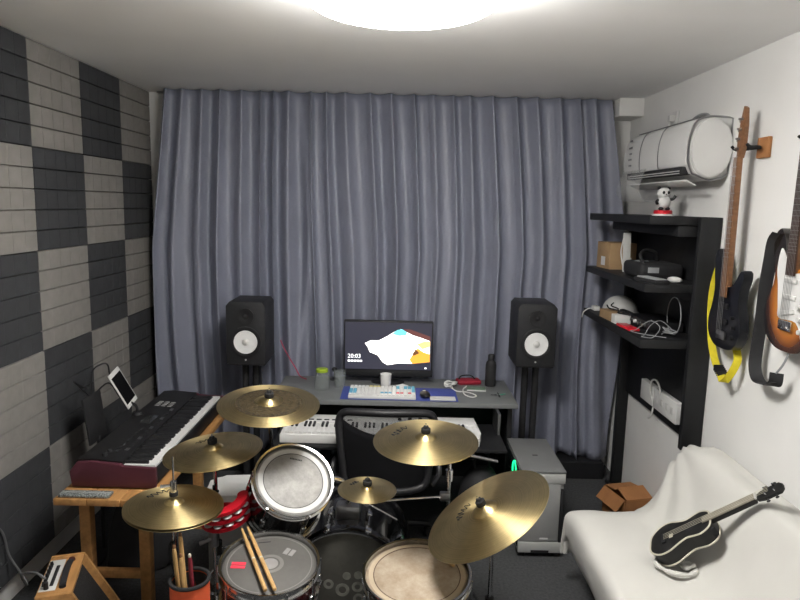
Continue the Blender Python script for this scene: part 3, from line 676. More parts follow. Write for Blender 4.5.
# computer monitor
mn = thing('computer_monitor', 'wide black computer monitor with lit screen on the desk', 'monitor', (-0.058, 4.13, DZ))
MB().lathe([(0, 0), (0.11, 0), (0.11, 0.006), (0.02, 0.012), (0, 0.012)], 36, sy=0.6).build('stand_foot', M_black, mn)
MB().bb((-0.03, -0.012, 0.008), (0.03, 0.012, 0.09), 0.004).build('stand_neck', M_black, mn)
MB().bb((-0.293, -0.022, 0.045), (0.293, 0.022, 0.415), 0.006).build('frame', M_black, mn)
MB().bb((-0.293, -0.0235, 0.045), (0.293, -0.0215, 0.085), 0.001).build('lower_bezel', M_darkwood, mn)
def emat(n, c, s_): return mat(n, (0.02, 0.02, 0.02), 0.3, emit=c, estr=s_)
scr = MB().bb((-0.283, -0.0245, 0.092), (0.283, -0.0225, 0.405)).build('screen', emat('screen_dark', (0.08, 0.08, 0.13), 0.35), mn, 0)
SC = Matrix(((1, 0, 0, 0), (0, 0, -1, -0.0246), (0, 1, 0, 0), (0, 0, 0, 1)))
def poly(pts, name, m, z=0.0): MB().prism(pts, z, z+0.0004, SC).build(name, m, scr, 0)
def sp(u, v):   # pixel of the photographed screen -> metres on the screen
    return ((u-388.5)*0.00653, 0.400-(v-320.5)*0.00655)
white_shape = [(365, 341), (371, 338), (379, 338), (388, 333), (394, 329), (401, 326), (407, 329), (413, 332), (420, 334), (430, 337.5), (430.5, 359), (413, 361), (399, 361), (388, 363), (383, 360), (378, 353), (370, 350), (368, 345)]
poly([sp(*p) for p in white_shape][::-1], 'screen_picture', emat('screen_white', (1.0, 0.97, 0.92), 2.2))
poly([sp(*p) for p in [(392, 331), (397, 327), (402, 326), (407, 329), (406, 332), (399, 333)]][::-1], 'screen_picture', emat('screen_teal', (0.18, 0.75, 0.85), 1.2), 0.0005)
poly([sp(*p) for p in [(413, 352), (418, 345), (424, 349), (430.5, 351), (430.5, 359), (413, 361), (410, 357)]][::-1], 'screen_picture', emat('screen_orange', (1.0, 0.42, 0.05), 1.2), 0.0005)
poly([sp(*p) for p in [(417, 341), (424, 338), (430.5, 338), (430.5, 343), (423, 346)]][::-1], 'screen_picture', emat('screen_peach', (1.0, 0.62, 0.25), 1.2), 0.0006)
poly([sp(*p) for p in [(413, 351), (416, 346), (420, 350), (414, 353)]][::-1], 'screen_picture', emat('screen_brown', (0.25, 0.10, 0.03), 0.7), 0.0007)
poly([sp(*p) for p in [(403, 326), (410, 326), (430.5, 333), (430.5, 337.5), (420, 334), (407, 329)]][::-1], 'screen_picture', emat('screen_rust', (0.25, 0.08, 0.07), 0.6), 0.0003)
M_ew = emat('screen_text', (1, 1, 1), 1.6)
text('screen_time', '20:03', 0.040, M_ew, scr, SC @ T(*sp(354.5, 354.5), 0.0005))
for k in range(5): poly([sp(348+3*k, 358.3), sp(350.4+3*k, 358.3), sp(350.4+3*k, 360.2), sp(348+3*k, 360.2)][::-1], 'screen_date', M_ew, 0.0005)
poly([sp(425.5, 364.6), sp(427.5, 364.6), sp(427.5, 366.2), sp(425.5, 366.2)][::-1], 'screen_icon', M_ew, 0.0005)

# desk objects
o = thing('desk_mat', 'thin blue mat lying on the grey desk', 'mat', (0.02, 3.862, DZ))
MB().bb((-0.358, -0.135, 0.0005), (0.358, 0.135, 0.003), 0.001).build('mat_sheet', M_blue, o)
kb = thing('computer_keyboard', 'white computer keyboard with coloured keycaps on the blue mat', 'keyboard', (-0.085, 3.838, DZ+0.0035))
MB().bb((-0.205, -0.105, 0.0), (0.205, 0.098, 0.020), 0.004).build('case', M_white, kb)
M_cy = mat('cyan_keycap', (0.10, 0.38, 0.55), 0.5, var=0.03); M_ye = mat('yellow_keycap', (0.70, 0.62, 0.25), 0.5, var=0.03)
for r in range(6):
    for c in range(17):
        cx, cy = -0.192+0.024*c, -0.088+0.0335*r
        col = M_white
        if (c < 2 and r in (1, 2, 3)) or (c >= 12 and r in (4, 5) and c != 13) or (c in (8, 9, 10) and r == 1) or (c == 16 and r > 1): col = M_cy
        if c in (5, 6, 7) and r == 5: col = M_ye
        if c in (12, 13, 15) and r == 1: col = M_red
        MB().bb((cx-0.0102, cy-0.014, 0.020), (cx+0.0102, cy+0.014, 0.029), 0.002, seg=1).build('key', col, kb, 0)
o = thing('paper_cup', 'plain white cup standing on the desk behind the computer keyboard', 'cup', (-0.068, 3.985, DZ))
MB().lathe([(0, 0.0), (0.030, 0.0), (0.036, 0.094), (0.034, 0.094), (0.029, 0.006), (0, 0.006)], 28).build('cup_wall', M_white, o)
o = thing('folded_paper', 'small crumpled white paper on the desk beside the cup', 'paper', (0.04, 4.02, DZ+0.001), 0.4)
MB().raw([(-0.04, -0.02, 0), (0.04, -0.025, 0.004), (0.045, 0.02, 0.002), (-0.035, 0.025, 0.006), (0, 0, 0.02), (-0.04, -0.02, 0.001), ], [(0, 1, 4), (1, 2, 4), (2, 3, 4), (3, 0, 4), (0, 3, 2, 1)]).build('paper_sheet', M_white, o, 0)
ms = thing('gaming_mouse', 'black and silver computer mouse on the blue mat', 'mouse', (0.178, 3.80, DZ+0.0035), 0.15)
MB().ball((0, 0, 0.0185), (0.032, 0.055, 0.018), 18).build('mouse_shell', M_black, ms)
MB().ball((0, 0.02, 0.018), (0.018, 0.032, 0.020), 12).build('mouse_top', M_silver, ms)
MB().cyl((-0.004, 0.035, 0.034), (0.004, 0.035, 0.034), 0.007, 0.007, 10).build('scroll_wheel', M_rubber, ms)
o = thing('smartphone', 'flat white phone on the right of the blue mat', 'phone', (0.285, 3.765, DZ+0.0035), 0.0)
MB().bb((-0.078, -0.035, 0), (0.078, 0.035, 0.008), 0.004).build('phone_body', M_offw, o)
MB().bb((-0.068, -0.030, 0.008), (0.068, 0.030, 0.0085)).build('phone_screen', M_offw, o)
jr = thing('glass_jar', 'clear glass jar with a green lid on the left of the desk', 'jar', (-0.47, 3.93, DZ))
MB().lathe([(0, 0.001), (0.046, 0.001), (0.048, 0.01), (0.046, 0.085), (0.034, 0.110), (0.034, 0.120), (0.031, 0.120), (0.031, 0.110), (0.043, 0.083), (0.045, 0.012), (0, 0.006)], 32).build('jar_glass', M_glass, jr)
MB().lathe([(0, 0.134), (0.034, 0.134), (0.038, 0.131), (0.038, 0.114), (0.0355, 0.114), (0.0355, 0.121), (0, 0.121)], 32).build('jar_lid', mat('lime_lid', (0.30, 0.42, 0.03), 0.4, var=0.05), jr)
o = thing('drinking_glass', 'clear empty tumbler beside the lidded jar on the desk', 'glass', (-0.362, 3.99, DZ))
MB().lathe([(0, 0.001), (0.034, 0.001), (0.039, 0.105), (0.037, 0.105), (0.032, 0.008), (0, 0.008)], 28).build('glass_wall', M_glass, o)
o = thing('webcam', 'small black webcam on a stub stand left of the monitor', 'webcam', (-0.415, 4.16, DZ))
MB().lathe([(0, 0), (0.03, 0), (0.03, 0.006), (0, 0.008)], 20).build('foot', M_black, o)
MB().cyl((0, 0, 0.006), (0, 0, 0.06), 0.005).build('stem', M_black, o)
MB().ball((0, 0, 0.07), (0.018, 0.022, 0.016), 14).build('camera_head', M_black, o)
bt = thing('black_bottle', 'slim black bottle at the right end of the desk', 'bottle', (0.62, 4.10, DZ))
MB().lathe([(0, 0.0), (0.033, 0.0), (0.035, 0.006), (0.035, 0.14), (0.030, 0.160), (0.020, 0.172), (0, 0.172)], 28).build('bottle_body', M_matte, bt)
MB().lathe([(0, 0.172), (0.022, 0.172), (0.022, 0.205), (0.018, 0.212), (0, 0.212)], 24).build('bottle_cap', M_black, bt)
o = thing('earphone_tangle', 'heap of white earphone cable on the desk near the monitor', 'cable', (0.345, 4.06, DZ+0.002))
MB().tube(scribble(14, 0.055, 21, 0.8, 0.003), 0.0035, 6).build('cord', M_cable, o)
for x, y in ((-0.02, -0.02), (0.03, 0.01)): MB().ball((x, y, 0.012), (0.016, 0.013, 0.010), 10).build('earbud', M_white, o)
o = MB().tube(spline([(0.36, 4.00, DZ+0.005), (0.385, 3.94, DZ+0.0045), (0.43, 3.93, DZ+0.0045), (0.475, 3.90, DZ+0.0045), (0.50, 3.845, DZ+0.0045), (0.47, 3.815, DZ+0.0045), (0.43, 3.87, DZ+0.0045), (0.43, 3.98, DZ+0.0045), (0.46, 4.06, DZ+0.0045)], 7), 0.004, 6).build('charging_cable', M_cable)
tag(o, 'white charging cable lying in a loop on the right of the desk', 'cable')
o = thing('red_pouch', 'red and dark zip pouch at the back right of the desk', 'pouch', (0.475, 4.14, DZ), 0.15)
MB().bb((-0.075, -0.045, 0), (0.085, 0.045, 0.03), 0.012).build('pouch_body', mat('crimson_fabric', (0.28, 0.012, 0.03), 0.7, var=0.15), o)
MB().tube(spline([(-0.06, 0, 0.03), (-0.04, 0.01, 0.05), (0.02, 0.01, 0.052), (0.05, 0, 0.03)], 5), 0.005, 6).build('pouch_handle', M_rubber, o)
o = thing('green_notebook', 'small grey-green notebook lying on the right of the desk', 'book', (0.515, 3.995, DZ), -0.1)
MB().bb((-0.06, -0.04, 0), (0.06, 0.04, 0.012), 0.002).build('cover', mat('sage_cover', (0.13, 0.19, 0.14), 0.6, var=0.1), o)
MB().bb((-0.058, -0.041, 0.002), (0.061, 0.038, 0.010)).build('page_block', M_offw, o)
ky = thing('key_bunch', 'bunch of small keys on the right end of the desk', 'keys', (0.645, 3.885, DZ), 0.3)
MB().torus(0.014, 0.0015, T(0, 0, 0.003), 20, 6).build('key_ring', M_steel, ky)
for k, an in enumerate((0.2, 1.3, 2.9, 4.4)):
    MB().bb((0.012, -0.006, 0.001), (0.028, 0.006, 0.005), 0.002, M=RZ(an)).bb((0.026, -0.003, 0.002), (0.05, 0.003, 0.004), M=RZ(an)).build('key', M_matte if k else mat('green_key', (0.05, 0.4, 0.25), 0.4, var=0.05), ky)
o = MB().tube(spline([(-0.80, 4.30, 0.98), (-0.775, 4.285, 0.93), (-0.735, 4.27, 0.865), (-0.69, 4.25, 0.80), (-0.65, 4.20, DZ+0.006), (-0.60, 4.14, DZ+0.004)], 7), 0.004, 6).build('red_cable', mat('pink_red_cable', (0.38, 0.03, 0.08), 0.5, var=0.05))
tag(o, 'thin red cable running down behind the left loudspeaker onto the desk', 'cable')

# ------------------------------------------------------------------ studio loudspeakers on stands
M_cone = mat('white_speaker_cone', (0.88, 0.88, 0.88), 0.45, var=0.03)
M_box = mat('black_vinyl_cabinet', (0.017, 0.0175, 0.020), 0.55, var=0.12, scale=40)
def speaker(x, z, lab, slab):
    s = thing('studio_monitor', lab, 'loudspeaker', (x, 4.03, z), 0, 'studio loudspeakers')
    Wd, Hh, D = 0.25, 0.405, 0.30
    F = MB(); c = 0.022
    F.prism([(-Wd/2, 0), (Wd/2, 0), (Wd/2, Hh-c*1.2), (Wd/2-c, Hh), (-Wd/2+c, Hh), (-Wd/2, Hh-c*1.2)], -D, 0, Matrix(((1, 0, 0, 0), (0, 0, -1, 0), (0, 1, 0, 0), (0, 0, 0, 1))), 0.004)
    F.build('cabinet', M_box, s)
    f = Matrix(((1, 0, 0, 0), (0, 0, -1, -0.0005), (0, 1, 0, 0), (0, 0, 0, 1)))
    wf = f @ T(0, 0.145, 0)
    MB().lathe([(0.076, 0.0), (0.101, 0.0), (0.101, 0.006), (0.092, 0.009), (0.078, 0.004)], 40, wf).build('woofer_ring', M_black, s)
    cn = MB().lathe([(0.0, 0.008), (0.012, 0.0075), (0.021, 0.003), (0.026, 0.0005), (0.064, 0.007), (0.0745, 0.008), (0.0765, 0.002)], 40, wf).build('woofer_cone', M_cone, s)
    MB().lathe([(0.0, 0.0135), (0.010, 0.012), (0.019, 0.0065), (0.022, 0.003)], 24, wf).build('dust_cap', M_white, cn)
    tw = f @ T(0, 0.312, 0)
    MB().lathe([(0.012, 0.0), (0.055, 0.0), (0.055, 0.006), (0.046, 0.007), (0.020, 0.001)], 36, tw).build('tweeter_horn', M_black, s)
    MB().ball((0, 0, 0.001), (0.013, 0.013, 0.007), 14, tw).build('tweeter_dome', M_matte, s)
    MB().lathe([(0, 0), (0.006, 0), (0.006, 0.0015), (0, 0.002)], 14, f @ T(0, 0.028, 0)).build('badge', M_silver, s)
    t = thing('speaker_stand', slab, 'stand', (x, 4.17, 0), 0, 'loudspeaker stands')
    MB().bb((-0.12, -0.13, z-0.012), (0.12, 0.13, z-0.001), 0.003).build('top_plate', M_matte, t)
    for dx in (-0.035, 0.035): MB().cyl((dx, 0, 0.02), (dx, 0, z-0.012), 0.022, 0.022, 18).build('pole', M_matte, t)
    MB().bb((-0.15, -0.19, 0.0), (0.15, 0.16, 0.02), 0.006).build('base_plate', M_matte, t)
speaker(-0.975, 0.875, 'black studio loudspeaker with white cone left of the monitor', 'black twin-pole stand under the loudspeaker left of the desk')
speaker(0.895, 0.905, 'black studio loudspeaker with white cone near the shelf', 'black twin-pole stand under the loudspeaker near the shelf')

# ------------------------------------------------------------------ computer tower
tw = thing('computer_tower', 'grey computer tower with green glowing side fan on the carpet', 'computer', (0.815, 3.545, 0.0))
MB().bb((-0.118, -0.225, 0.025), (0.118, 0.245, 0.495), 0.004).build('chassis', M_tower, tw)
MB().bb((-0.121, -0.248, 0.493), (0.121, 0.248, 0.507), 0.004).build('top_panel', mat('tower_top_grey', (0.16, 0.163, 0.165), 0.5, var=0.06), tw)
MB().bb((-0.120, -0.2445, 0.435), (0.120, -0.226, 0.492), 0.003).build('front_lip', M_silver, tw)
MB().bb((-0.120, -0.241, 0.095), (0.098, -0.226, 0.432), 0.003).build('front_panel', M_tower, tw)
MB().bb((0.102, -0.239, 0.08), (0.117, -0.226, 0.40), 0.003).build('front_slot', M_matte, tw)
MB().bb((-0.120, -0.246, 0.030), (0.120, -0.226, 0.090), 0.003).build('lower_trim', M_silver, tw)
MB().bb((-0.05, -0.2468, 0.030), (0.05, -0.2462, 0.046)).build('intake_slot', M_matte, tw)
MB().bb((-0.004, -0.2425, 0.108), (0.042, -0.2408, 0.117)).build('badge', M_white, tw)
MB().bb((-0.02, -0.03, 0.507), (0.01, -0.018, 0.5085)).build('top_badge', M_matte, tw)
for x in (-0.10, 0.10):
    for y in (-0.20, 0.20): MB().bb((x-0.02, y-0.03, 0), (x+0.02, y+0.03, 0.026), 0.004).build('foot', M_rubber, tw)
gl = MB().bb((-0.1225, -0.215, 0.05), (-0.1185, 0.235, 0.48), 0.001).build('side_window', mat('dark_side_glass', (0.01, 0.014, 0.013), 0.12, var=0.05), tw)
SX = Matrix(((0, 0, -1, -0.1235), (-1, 0, 0, 0), (0, 1, 0, 0), (0, 0, 0, 1)))
for yy, zz in ((0.05, 0.425), (0.05, 0.24)):
    MB().torus(0.052, 0.006, SX @ T(yy, zz, 0), 36, 6).build('fan_light_ring', mat('green_led', (0.02, 0.1, 0.06), 0.4, emit=(0.01, 0.9, 0.28), estr=1.6), gl)

# ------------------------------------------------------------------ office chair (its back towards us)
M_mesh = mat('black_mesh_fabric', (0.015, 0.015, 0.017), 0.8, alpha=0.45, var=0.1, scale=50)
ch = thing('office_chair', 'black office chair with mesh back pushed up to the desk', 'chair', (-0.045, 3.42, 0))
def backpt(u, v):      # u -1..1, v 0..1
    wdt = 0.255-0.05*(1-v)**2
    return Vector((u*wdt, -0.20-0.05*(1-v)+0.05*u*u*1.0, 0.44+0.395*v))
fr = [backpt(-0.95, 0.0), backpt(-1, 0.3), backpt(-1, 0.6), backpt(-1, 0.85), backpt(-0.90, 0.97), backpt(-0.6, 1.0), backpt(0, 1.005), backpt(0.6, 1.0), backpt(0.90, 0.97), backpt(1, 0.85), backpt(1, 0.6), backpt(1, 0.3), backpt(0.95, 0.0), backpt(0, -0.03)]
MB().tube(spline(fr, 5, True), 0.021, 10, closed=True).build('back_frame', M_black, ch)
def sheet(v0, v1, sag, name, m, th):
    v = []; f = []; NU, NV = 24, 10
    for j in range(NV+1):
        for i in range(NU+1):
            u = -0.97+1.94*i/NU
            lo = v0-sag*(1-u*u); hi = v1-(sag if name == 'lumbar_panel' else 0)*(1-u*u)
            v.append(backpt(u, lo+(hi-lo)*j/NV))
    for j in range(NV):
        for i in range(NU): a = j*(NU+1)+i; f.append((a, a+1, a+NU+2, a+NU+1))
    o = MB().raw(v, f).build(name, m, ch, 180); sd = o.modifiers.new('t', 'SOLIDIFY'); sd.thickness = th
sheet(0.90, 0.985, 0.20, 'back_mesh', M_mesh, 0.002)
sheet(0.02, 0.90, 0.20, 'lumbar_panel', mat('dull_black_fabric', (0.005, 0.005, 0.006), 0.9, var=0.1, spec=0.15), 0.012)
MB().bb((-0.24, -0.18, 0.41), (0.24, 0.27, 0.475), 0.03, seg=3).build('seat', M_matte, ch)
for s_ in (-1, 1):
    MB().tube(spline([(0.25*s_, -0.16, 0.43), (0.285*s_, -0.15, 0.48), (0.285*s_, -0.12, 0.525), (0.28*s_, -0.07, 0.53)], 5), 0.016, 8).build('armrest', M_black, ch)
MB().cyl((0, 0.02, 0.10), (0, 0.02, 0.41), 0.028, 0.028, 16).build('gas_column', M_steel, ch)
for k in range(5):
    a = 2*PI*k/5+0.3
    lg = MB().tube([(0, 0.02, 0.105), (0.14*math.cos(a), 0.02+0.14*math.sin(a), 0.10), (0.27*math.cos(a), 0.02+0.27*math.sin(a), 0.075)], [0.028, 0.022, 0.016], 8).build('leg', M_black, ch)
    cx, cy = 0.27*math.cos(a), 0.02+0.27*math.sin(a)
    MB().cyl((cx-0.02*math.sin(a), cy+0.02*math.cos(a), 0.028), (cx+0.02*math.sin(a), cy-0.02*math.cos(a), 0.028), 0.028, 0.028, 16).cyl((cx, cy, 0.028), (cx, cy, 0.072), 0.008, 0.008, 8).build('caster', M_rubber, lg)

# black backpack between chair and tower
bp = thing('black_backpack', 'slumped black bag on the floor beside the computer tower', 'bag', (0.505, 3.52, 0.0))
prof = [(0, 0), (0.13, 0.0), (0.15, 0.05), (0.145, 0.20), (0.12, 0.34), (0.07, 0.42), (0.0, 0.44)]
bm_ = MB().lathe(prof, 28, sx=0.95, sy=0.75).build('bag_body', M_matte, bp, 60)
MB().bb((-0.09, -0.150, 0.05), (0.09, -0.108, 0.22), 0.018).build('front_pocket', M_rubber, bp)
MB().tube(spline([(-0.04, 0.0, 0.42), (-0.035, 0, 0.48), (0.035, 0, 0.48), (0.04, 0, 0.42)], 5), 0.008, 8).build('handle', M_rubber, bp)
MB().tube(spline([(0.12, -0.05, 0.34), (0.155, -0.09, 0.25), (0.15, -0.10, 0.12), (0.12, -0.08, 0.05)], 5), 0.010, 8).build('shoulder_strap', M_rubber, bp)

# ------------------------------------------------------------------ wooden bench with stage piano
bn = thing('wooden_bench', 'orange wooden bench carrying the stage piano along the foam wall', 'bench', (0, 0, 0))
BZ = 0.597
for k in range(3):
    x0 = -1.505+0.148*k
    MB().bb((x0, 2.665, BZ-0.032), (x0+0.146, 3.98, BZ), 0.004).build('top_plank', M_bench, bn)
for x in (-1.415, -1.145):
    for y in (2.78, 3.55):
        MB().bb((x-0.025, y-0.025, 0), (x+0.025, y+0.025, BZ-0.033), 0.004).build('leg', M_bench, bn)
for y in (2.78, 3.55):
    MB().bb((-1.389, y-0.016, 0.160), (-1.171, y+0.016, 0.200), 0.004).build('stretcher', M_bench, bn)
    MB().bb((-1.389, y-0.016, 0.525), (-1.171, y+0.016, BZ-0.033), 0.004).build('apron', M_bench, bn)
for x in (-1.415, -1.145): MB().bb((x-0.016, 2.806, 0.525), (x+0.016, 3.524, BZ-0.033), 0.004).build('side_rail', M_bench, bn)

M_burg = mat('burgundy_endcheek', (0.085, 0.022, 0.034), 0.4, var=0.1)
M_pblk = mat('black_piano_panel', (0.009, 0.009, 0.010), 0.5, var=0.1)
pn = thing('stage_piano', 'black stage piano with burgundy end cheeks on the wooden bench', 'piano', (-1.288, 3.340, BZ+0.001), 0.0)
pn.scale = (1, 1, 0.87)
PL = 0.545
sec = [(-0.185, 0.012), (0.190, 0.012), (0.195, 0.05), (0.195, 0.095), (0.040, 0.105), (0.038, 0.142), (-0.10, 0.155), (-0.165, 0.150), (-0.190, 0.10)]
endp = [(-0.186, 0.008), (0.196, 0.008), (0.200, 0.05), (0.200, 0.118), (0.045, 0.120), (0.036, 0.136), (-0.10, 0.147), (-0.160, 0.143), (-0.196, 0.09)]
MB().prism(sec, -PL, PL, A).build('chassis', M_pblk, pn)
for s_ in (-1, 1):
    a, b_ = (-PL-0.022, -PL-0.0005) if s_ < 0 else (PL+0.0005, PL+0.022)
    MB().prism(endp, a, b_, A, 0.004).build('end_cheek', M_burg, pn)
wk = MB(); bk = MB(); n = 52; pw = 2*PL*0.985/n
for k in range(n): wk.bb((0.042, -PL*0.985+pw*k+0.0006, 0.10), (0.188, -PL*0.985+pw*(k+1)-0.0006, 0.122), 0.001, seg=1)
for k in range(n-1):
    if (k % 7) in (0, 2, 3, 5, 6): bk.bb((0.042, -PL*0.985+pw*(k+1)-0.0065, 0.12), (0.150, -PL*0.985+pw*(k+1)+0.0065, 0.137), 0.0015, seg=1)
wk.build('white_keys', M_white, pn, 0, kind='stuff'); bk.build('black_keys', M_black, pn, 0, kind='stuff')
MB().bb((0.189, -PL, 0.03), (0.201, PL, 0.112), 0.003).build('key_slip', M_pblk, pn)
def on_panel(x): return 0.142+(0.038-x)*(0.013/0.138)
MB().bb((-0.085, -0.05, on_panel(-0.05)-0.002), (-0.02, 0.07, on_panel(-0.05)+0.004), 0.002).build('display', mat('panel_display', (0.03, 0.032, 0.034), 0.15, var=0.1), pn)
for k in range(3):
    for q in range(4): MB().bb((-0.11+0.035*k, 0.24+0.024*q, on_panel(-0.09+0.035*k)-0.002), (-0.085+0.035*k, 0.246+0.024*q, on_panel(-0.1+0.035*k)+0.002)).build('slider', M_silver, pn)
for q in range(14): MB().bb((-0.005, -0.42+0.05*q, on_panel(0.0)-0.002), (0.012, -0.39+0.05*q, on_panel(0.0)+0.003), 0.001).build('button', M_steel if q % 3 == 0 else M_matte, pn)
for q in range(8): MB().bb((-0.045, -0.45+0.045*q, on_panel(-0.04)-0.002), (-0.03, -0.425+0.045*q, on_panel(-0.04)+0.003), 0.001).build('button', M_matte, pn)
for q in range(2): MB().cyl((-0.06, -0.50+0.05*q, on_panel(-0.06)-0.003), (-0.06, -0.50+0.05*q, on_panel(-0.06)+0.018), 0.014, 0.012, 14).build('knob', M_matte, pn)
for x in (-0.15, 0.15):
    for y in (-0.5, 0.5): MB().cyl((x, y, 0), (x, y, 0.012), 0.02, 0.02, 12).build('foot', M_rubber, pn)
# music rest wires and panel
mr = thing('music_rest', 'black wire music stand between the piano and the foam wall', 'music stand', (-1.585, 3.28, 0))
MB().bb((-0.006, -0.10, 0.0), (0.006, 0.09, 0.25), 0.003, M=T(0, 0, BZ+0.04) @ RY(-0.12)).build('rest_panel', M_matte, mr)
for pts in ([(-0.035, -0.16, 0.40), (-0.03, -0.10, 0.36), (-0.03, -0.03, 0.33)], [(-0.03, 0.02, 0.40), (-0.03, 0.12, 0.42), (-0.03, 0.20, 0.40), (-0.025, 0.21, 0.34)], [(-0.02, 0.18, 0.30), (0.0, 0.26, 0.20), (0.02, 0.30, 0.16)]):
    MB().tube([p+Vector((0, 0, BZ)) for p in spline([(-0.03, 0, 0.27)]+pts, 5)], 0.0045, 6).build('rest_wire', M_black, mr)
MB().cyl((0, 0, 0.012), (0, 0, BZ+0.06), 0.009, 0.009, 12).build('pole', M_matte, mr)
MB().bb((-0.12, -0.16, 0.0), (0.05, 0.12, 0.014), 0.004).build('foot', M_matte, mr)
# tablet
t0, t1, b1 = Vector((-1.575, 3.365, 0.985)), Vector((-1.575, 3.505, 0.985)), Vector((-1.485, 3.48, 0.785))
yv = (t1-t0).normalized(); dn = (Vector((-1.475, 3.43, 0.770))-(t0+t1)/2); dn = (dn-yv*dn.dot(yv)).normalized(); nn = dn.cross(yv)*1.0
if nn.x < 0: nn = -nn
xa = yv; ya = nn.cross(xa)
MTb = Matrix(((xa.x, ya.x, nn.x, 0), (xa.y, ya.y, nn.y, 0), (xa.z, ya.z, nn.z, 0), (0, 0, 0, 1)))
MTb.translation = Vector((-1.513, 3.425, 0.88)); MTb = MTb @ RZ(0.16)
tb = thing('tablet', 'white framed tablet leaning on the rest above the piano', 'tablet', M=MTb)
MB().bb((-0.072, -0.108, 0), (0.072, 0.108, 0.008), 0.004).build('tablet_body', M_white, tb)
MB().bb((-0.063, -0.084, 0.008), (0.063, 0.084, 0.0086)).build('tablet_screen', mat('dark_glass_screen', (0.008, 0.008, 0.009), 0.15, var=0.05), tb)
MB().cyl((0, -0.096, 0.008), (0, -0.096, 0.0086), 0.006, 0.006, 14).build('home_button', M_offw, tb)
th_ = thing('tablet_holder', 'black clamp arm holding the white tablet on the piano', 'holder', (-1.465, 3.43, 0))
MB().tube(spline([(0.03, 0.0, 0.743), (0.02, 0, 0.78), (-0.03, 0, 0.81), (-0.062, 0, 0.855)], 5), 0.008, 8).build('arm', M_black, th_)
MB().cyl((0.03, 0, 0.729), (0.03, 0, 0.745), 0.032, 0.026, 18).build('base', M_black, th_)

# glittery pouch on the bench corner
M_glit = mat('silver_glitter', (0.30, 0.33, 0.33), 0.35, 0.5, var=0.95, scale=160, bump=0.6, bscale=150)
gp = thing('glitter_pouch', 'flat silver glitter pouch on the near corner of the bench', 'pouch', (-1.365, 2.745, BZ+0.001), 0.0)
MB().bb((-0.125, -0.072, 0), (0.105, -0.018, 0.016), 0.007).build('pouch_body', M_glit, gp)
MB().tube([(-0.112, -0.045, 0.017), (0.10, -0.045, 0.017)], 0.002, 6).build('zip', M_silver, gp)

# dark gig bag under the bench
gb = thing('gig_bag', 'dark padded instrument bag leaning under the bench', 'bag', M=T(-1.30, 3.10, 0.0))
MB().prism(gouline([(-0.14, 0.0), (0.14, 0.0), (0.16, 0.12), (0.12, 0.30), (0.05, 0.42), (-0.05, 0.42), (-0.13, 0.30), (-0.16, 0.12)]), -0.05, 0.05, RZ(0.5) @ T(0, 0, 0.012) @ RX(PI/2-0.25), 0.02, 3).build('bag_body', M_matte, gb, 50)
MB().tube([(RZ(0.5) @ T(0, 0, 0.012) @ RX(PI/2-0.25)) @ Vector(p) for p in spline([(-0.03, 0.20, 0.05), (-0.028, 0.24, 0.075), (0.028, 0.24, 0.075), (0.03, 0.20, 0.05)], 5)], 0.007, 8).build('handle', M_rubber, gb)

# ------------------------------------------------------------------ slanted wooden combo amplifier
am = thing('combo_amplifier', 'orange wooden combo amplifier with slanted black grille by the bench', 'amplifier', (-1.330, 2.455, 0.0), 0.30)
AH = 0.38
side = [(-0.10, 0.0), (0.20, 0.0), (0.215, 0.03), (0.03, AH), (-0.10, AH)]
Wy = 0.140
for s_ in (-1, 1):
    a, b_ = (-Wy-0.018, -Wy) if s_ < 0 else (Wy, Wy+0.018)
    MB().prism(side, a, b_, A, 0.003).build('side_board', M_bench, am)
MB().bb((-0.10, -Wy, AH-0.018), (0.030, Wy, AH-0.0005), 0.002).build('top_board', M_bench, am)
MB().bb((-0.10, -Wy, 0.0), (0.20, Wy, 0.018), 0.002).build('bottom_board', M_bench, am)
MB().bb((-0.098, -Wy, 0.018), (-0.085, Wy, AH-0.018)).build('back_board', M_bench, am)
gv = [(0.006, AH-0.02), (0.190, 0.02), (0.178, 0.018), (-0.006, AH-0.02)]
MB().prism(gv, -Wy+0.001, Wy-0.001, A).build('grille_cloth', mat('black_grille_cloth', (0.014, 0.014, 0.015), 0.85, var=0.3, scale=120, bump=0.5, bscale=400), am)
MB().bb((-0.096, -0.12, AH-0.0005), (-0.035, 0.11, AH+0.002), 0.001).build('control_plate', M_offw, am)
for k in range(2): MB().bb((-0.090+0.028*k, -0.09, AH+0.002), (-0.076+0.028*k, 0.08-0.02*k, AH+0.006), 0.002).build('slider_slot', M_matte, am)
for k in range(6): MB().cyl((-0.083, -0.08+0.030*k, AH+0.006), (-0.083, -0.08+0.030*k, AH+0.018), 0.007, 0.006, 10).build('knob', M_black, am)
MB().ribbon(spline([(-0.012, -0.10, AH+0.004), (-0.012, -0.06, AH+0.016), (-0.012, 0.0, AH+0.022), (-0.012, 0.06, AH+0.016), (-0.012, 0.10, AH+0.004)], 5), (1, 0, 0), 0.024, 0.005).build('carry_handle', M_matte, am)
for y in (-0.10, 0.10): MB().cyl((-0.012, y, AH-0.0005), (-0.012, y, AH+0.009), 0.014, 0.012, 14).build('handle_end', mat('dark_red_brown', (0.07, 0.012, 0.010), 0.5, var=0.1) if y > 0 else M_black, am)
MB().cyl((-0.07, -0.105, AH+0.002), (-0.07, -0.105, AH+0.03), 0.010, 0.009, 12).build('jack_plug', M_black, am)
o = MB().tube(spline([(-1.760, 2.45, 0.70), (-1.758, 2.60, 0.52), (-1.755, 2.69, 0.42), (-1.745, 2.71, 0.30), (-1.70, 2.70, 0.235), (-1.62, 2.62, 0.23), (-1.545, 2.50, 0.29), (-1.50, 2.40, 0.40), (-1.405, 2.340, 0.445), (-1.366, 2.334, 0.425)], 8), 0.005, 8).build('instrument_cable', mat('dark_grey_cable', (0.11, 0.11, 0.115), 0.6, var=0.05))
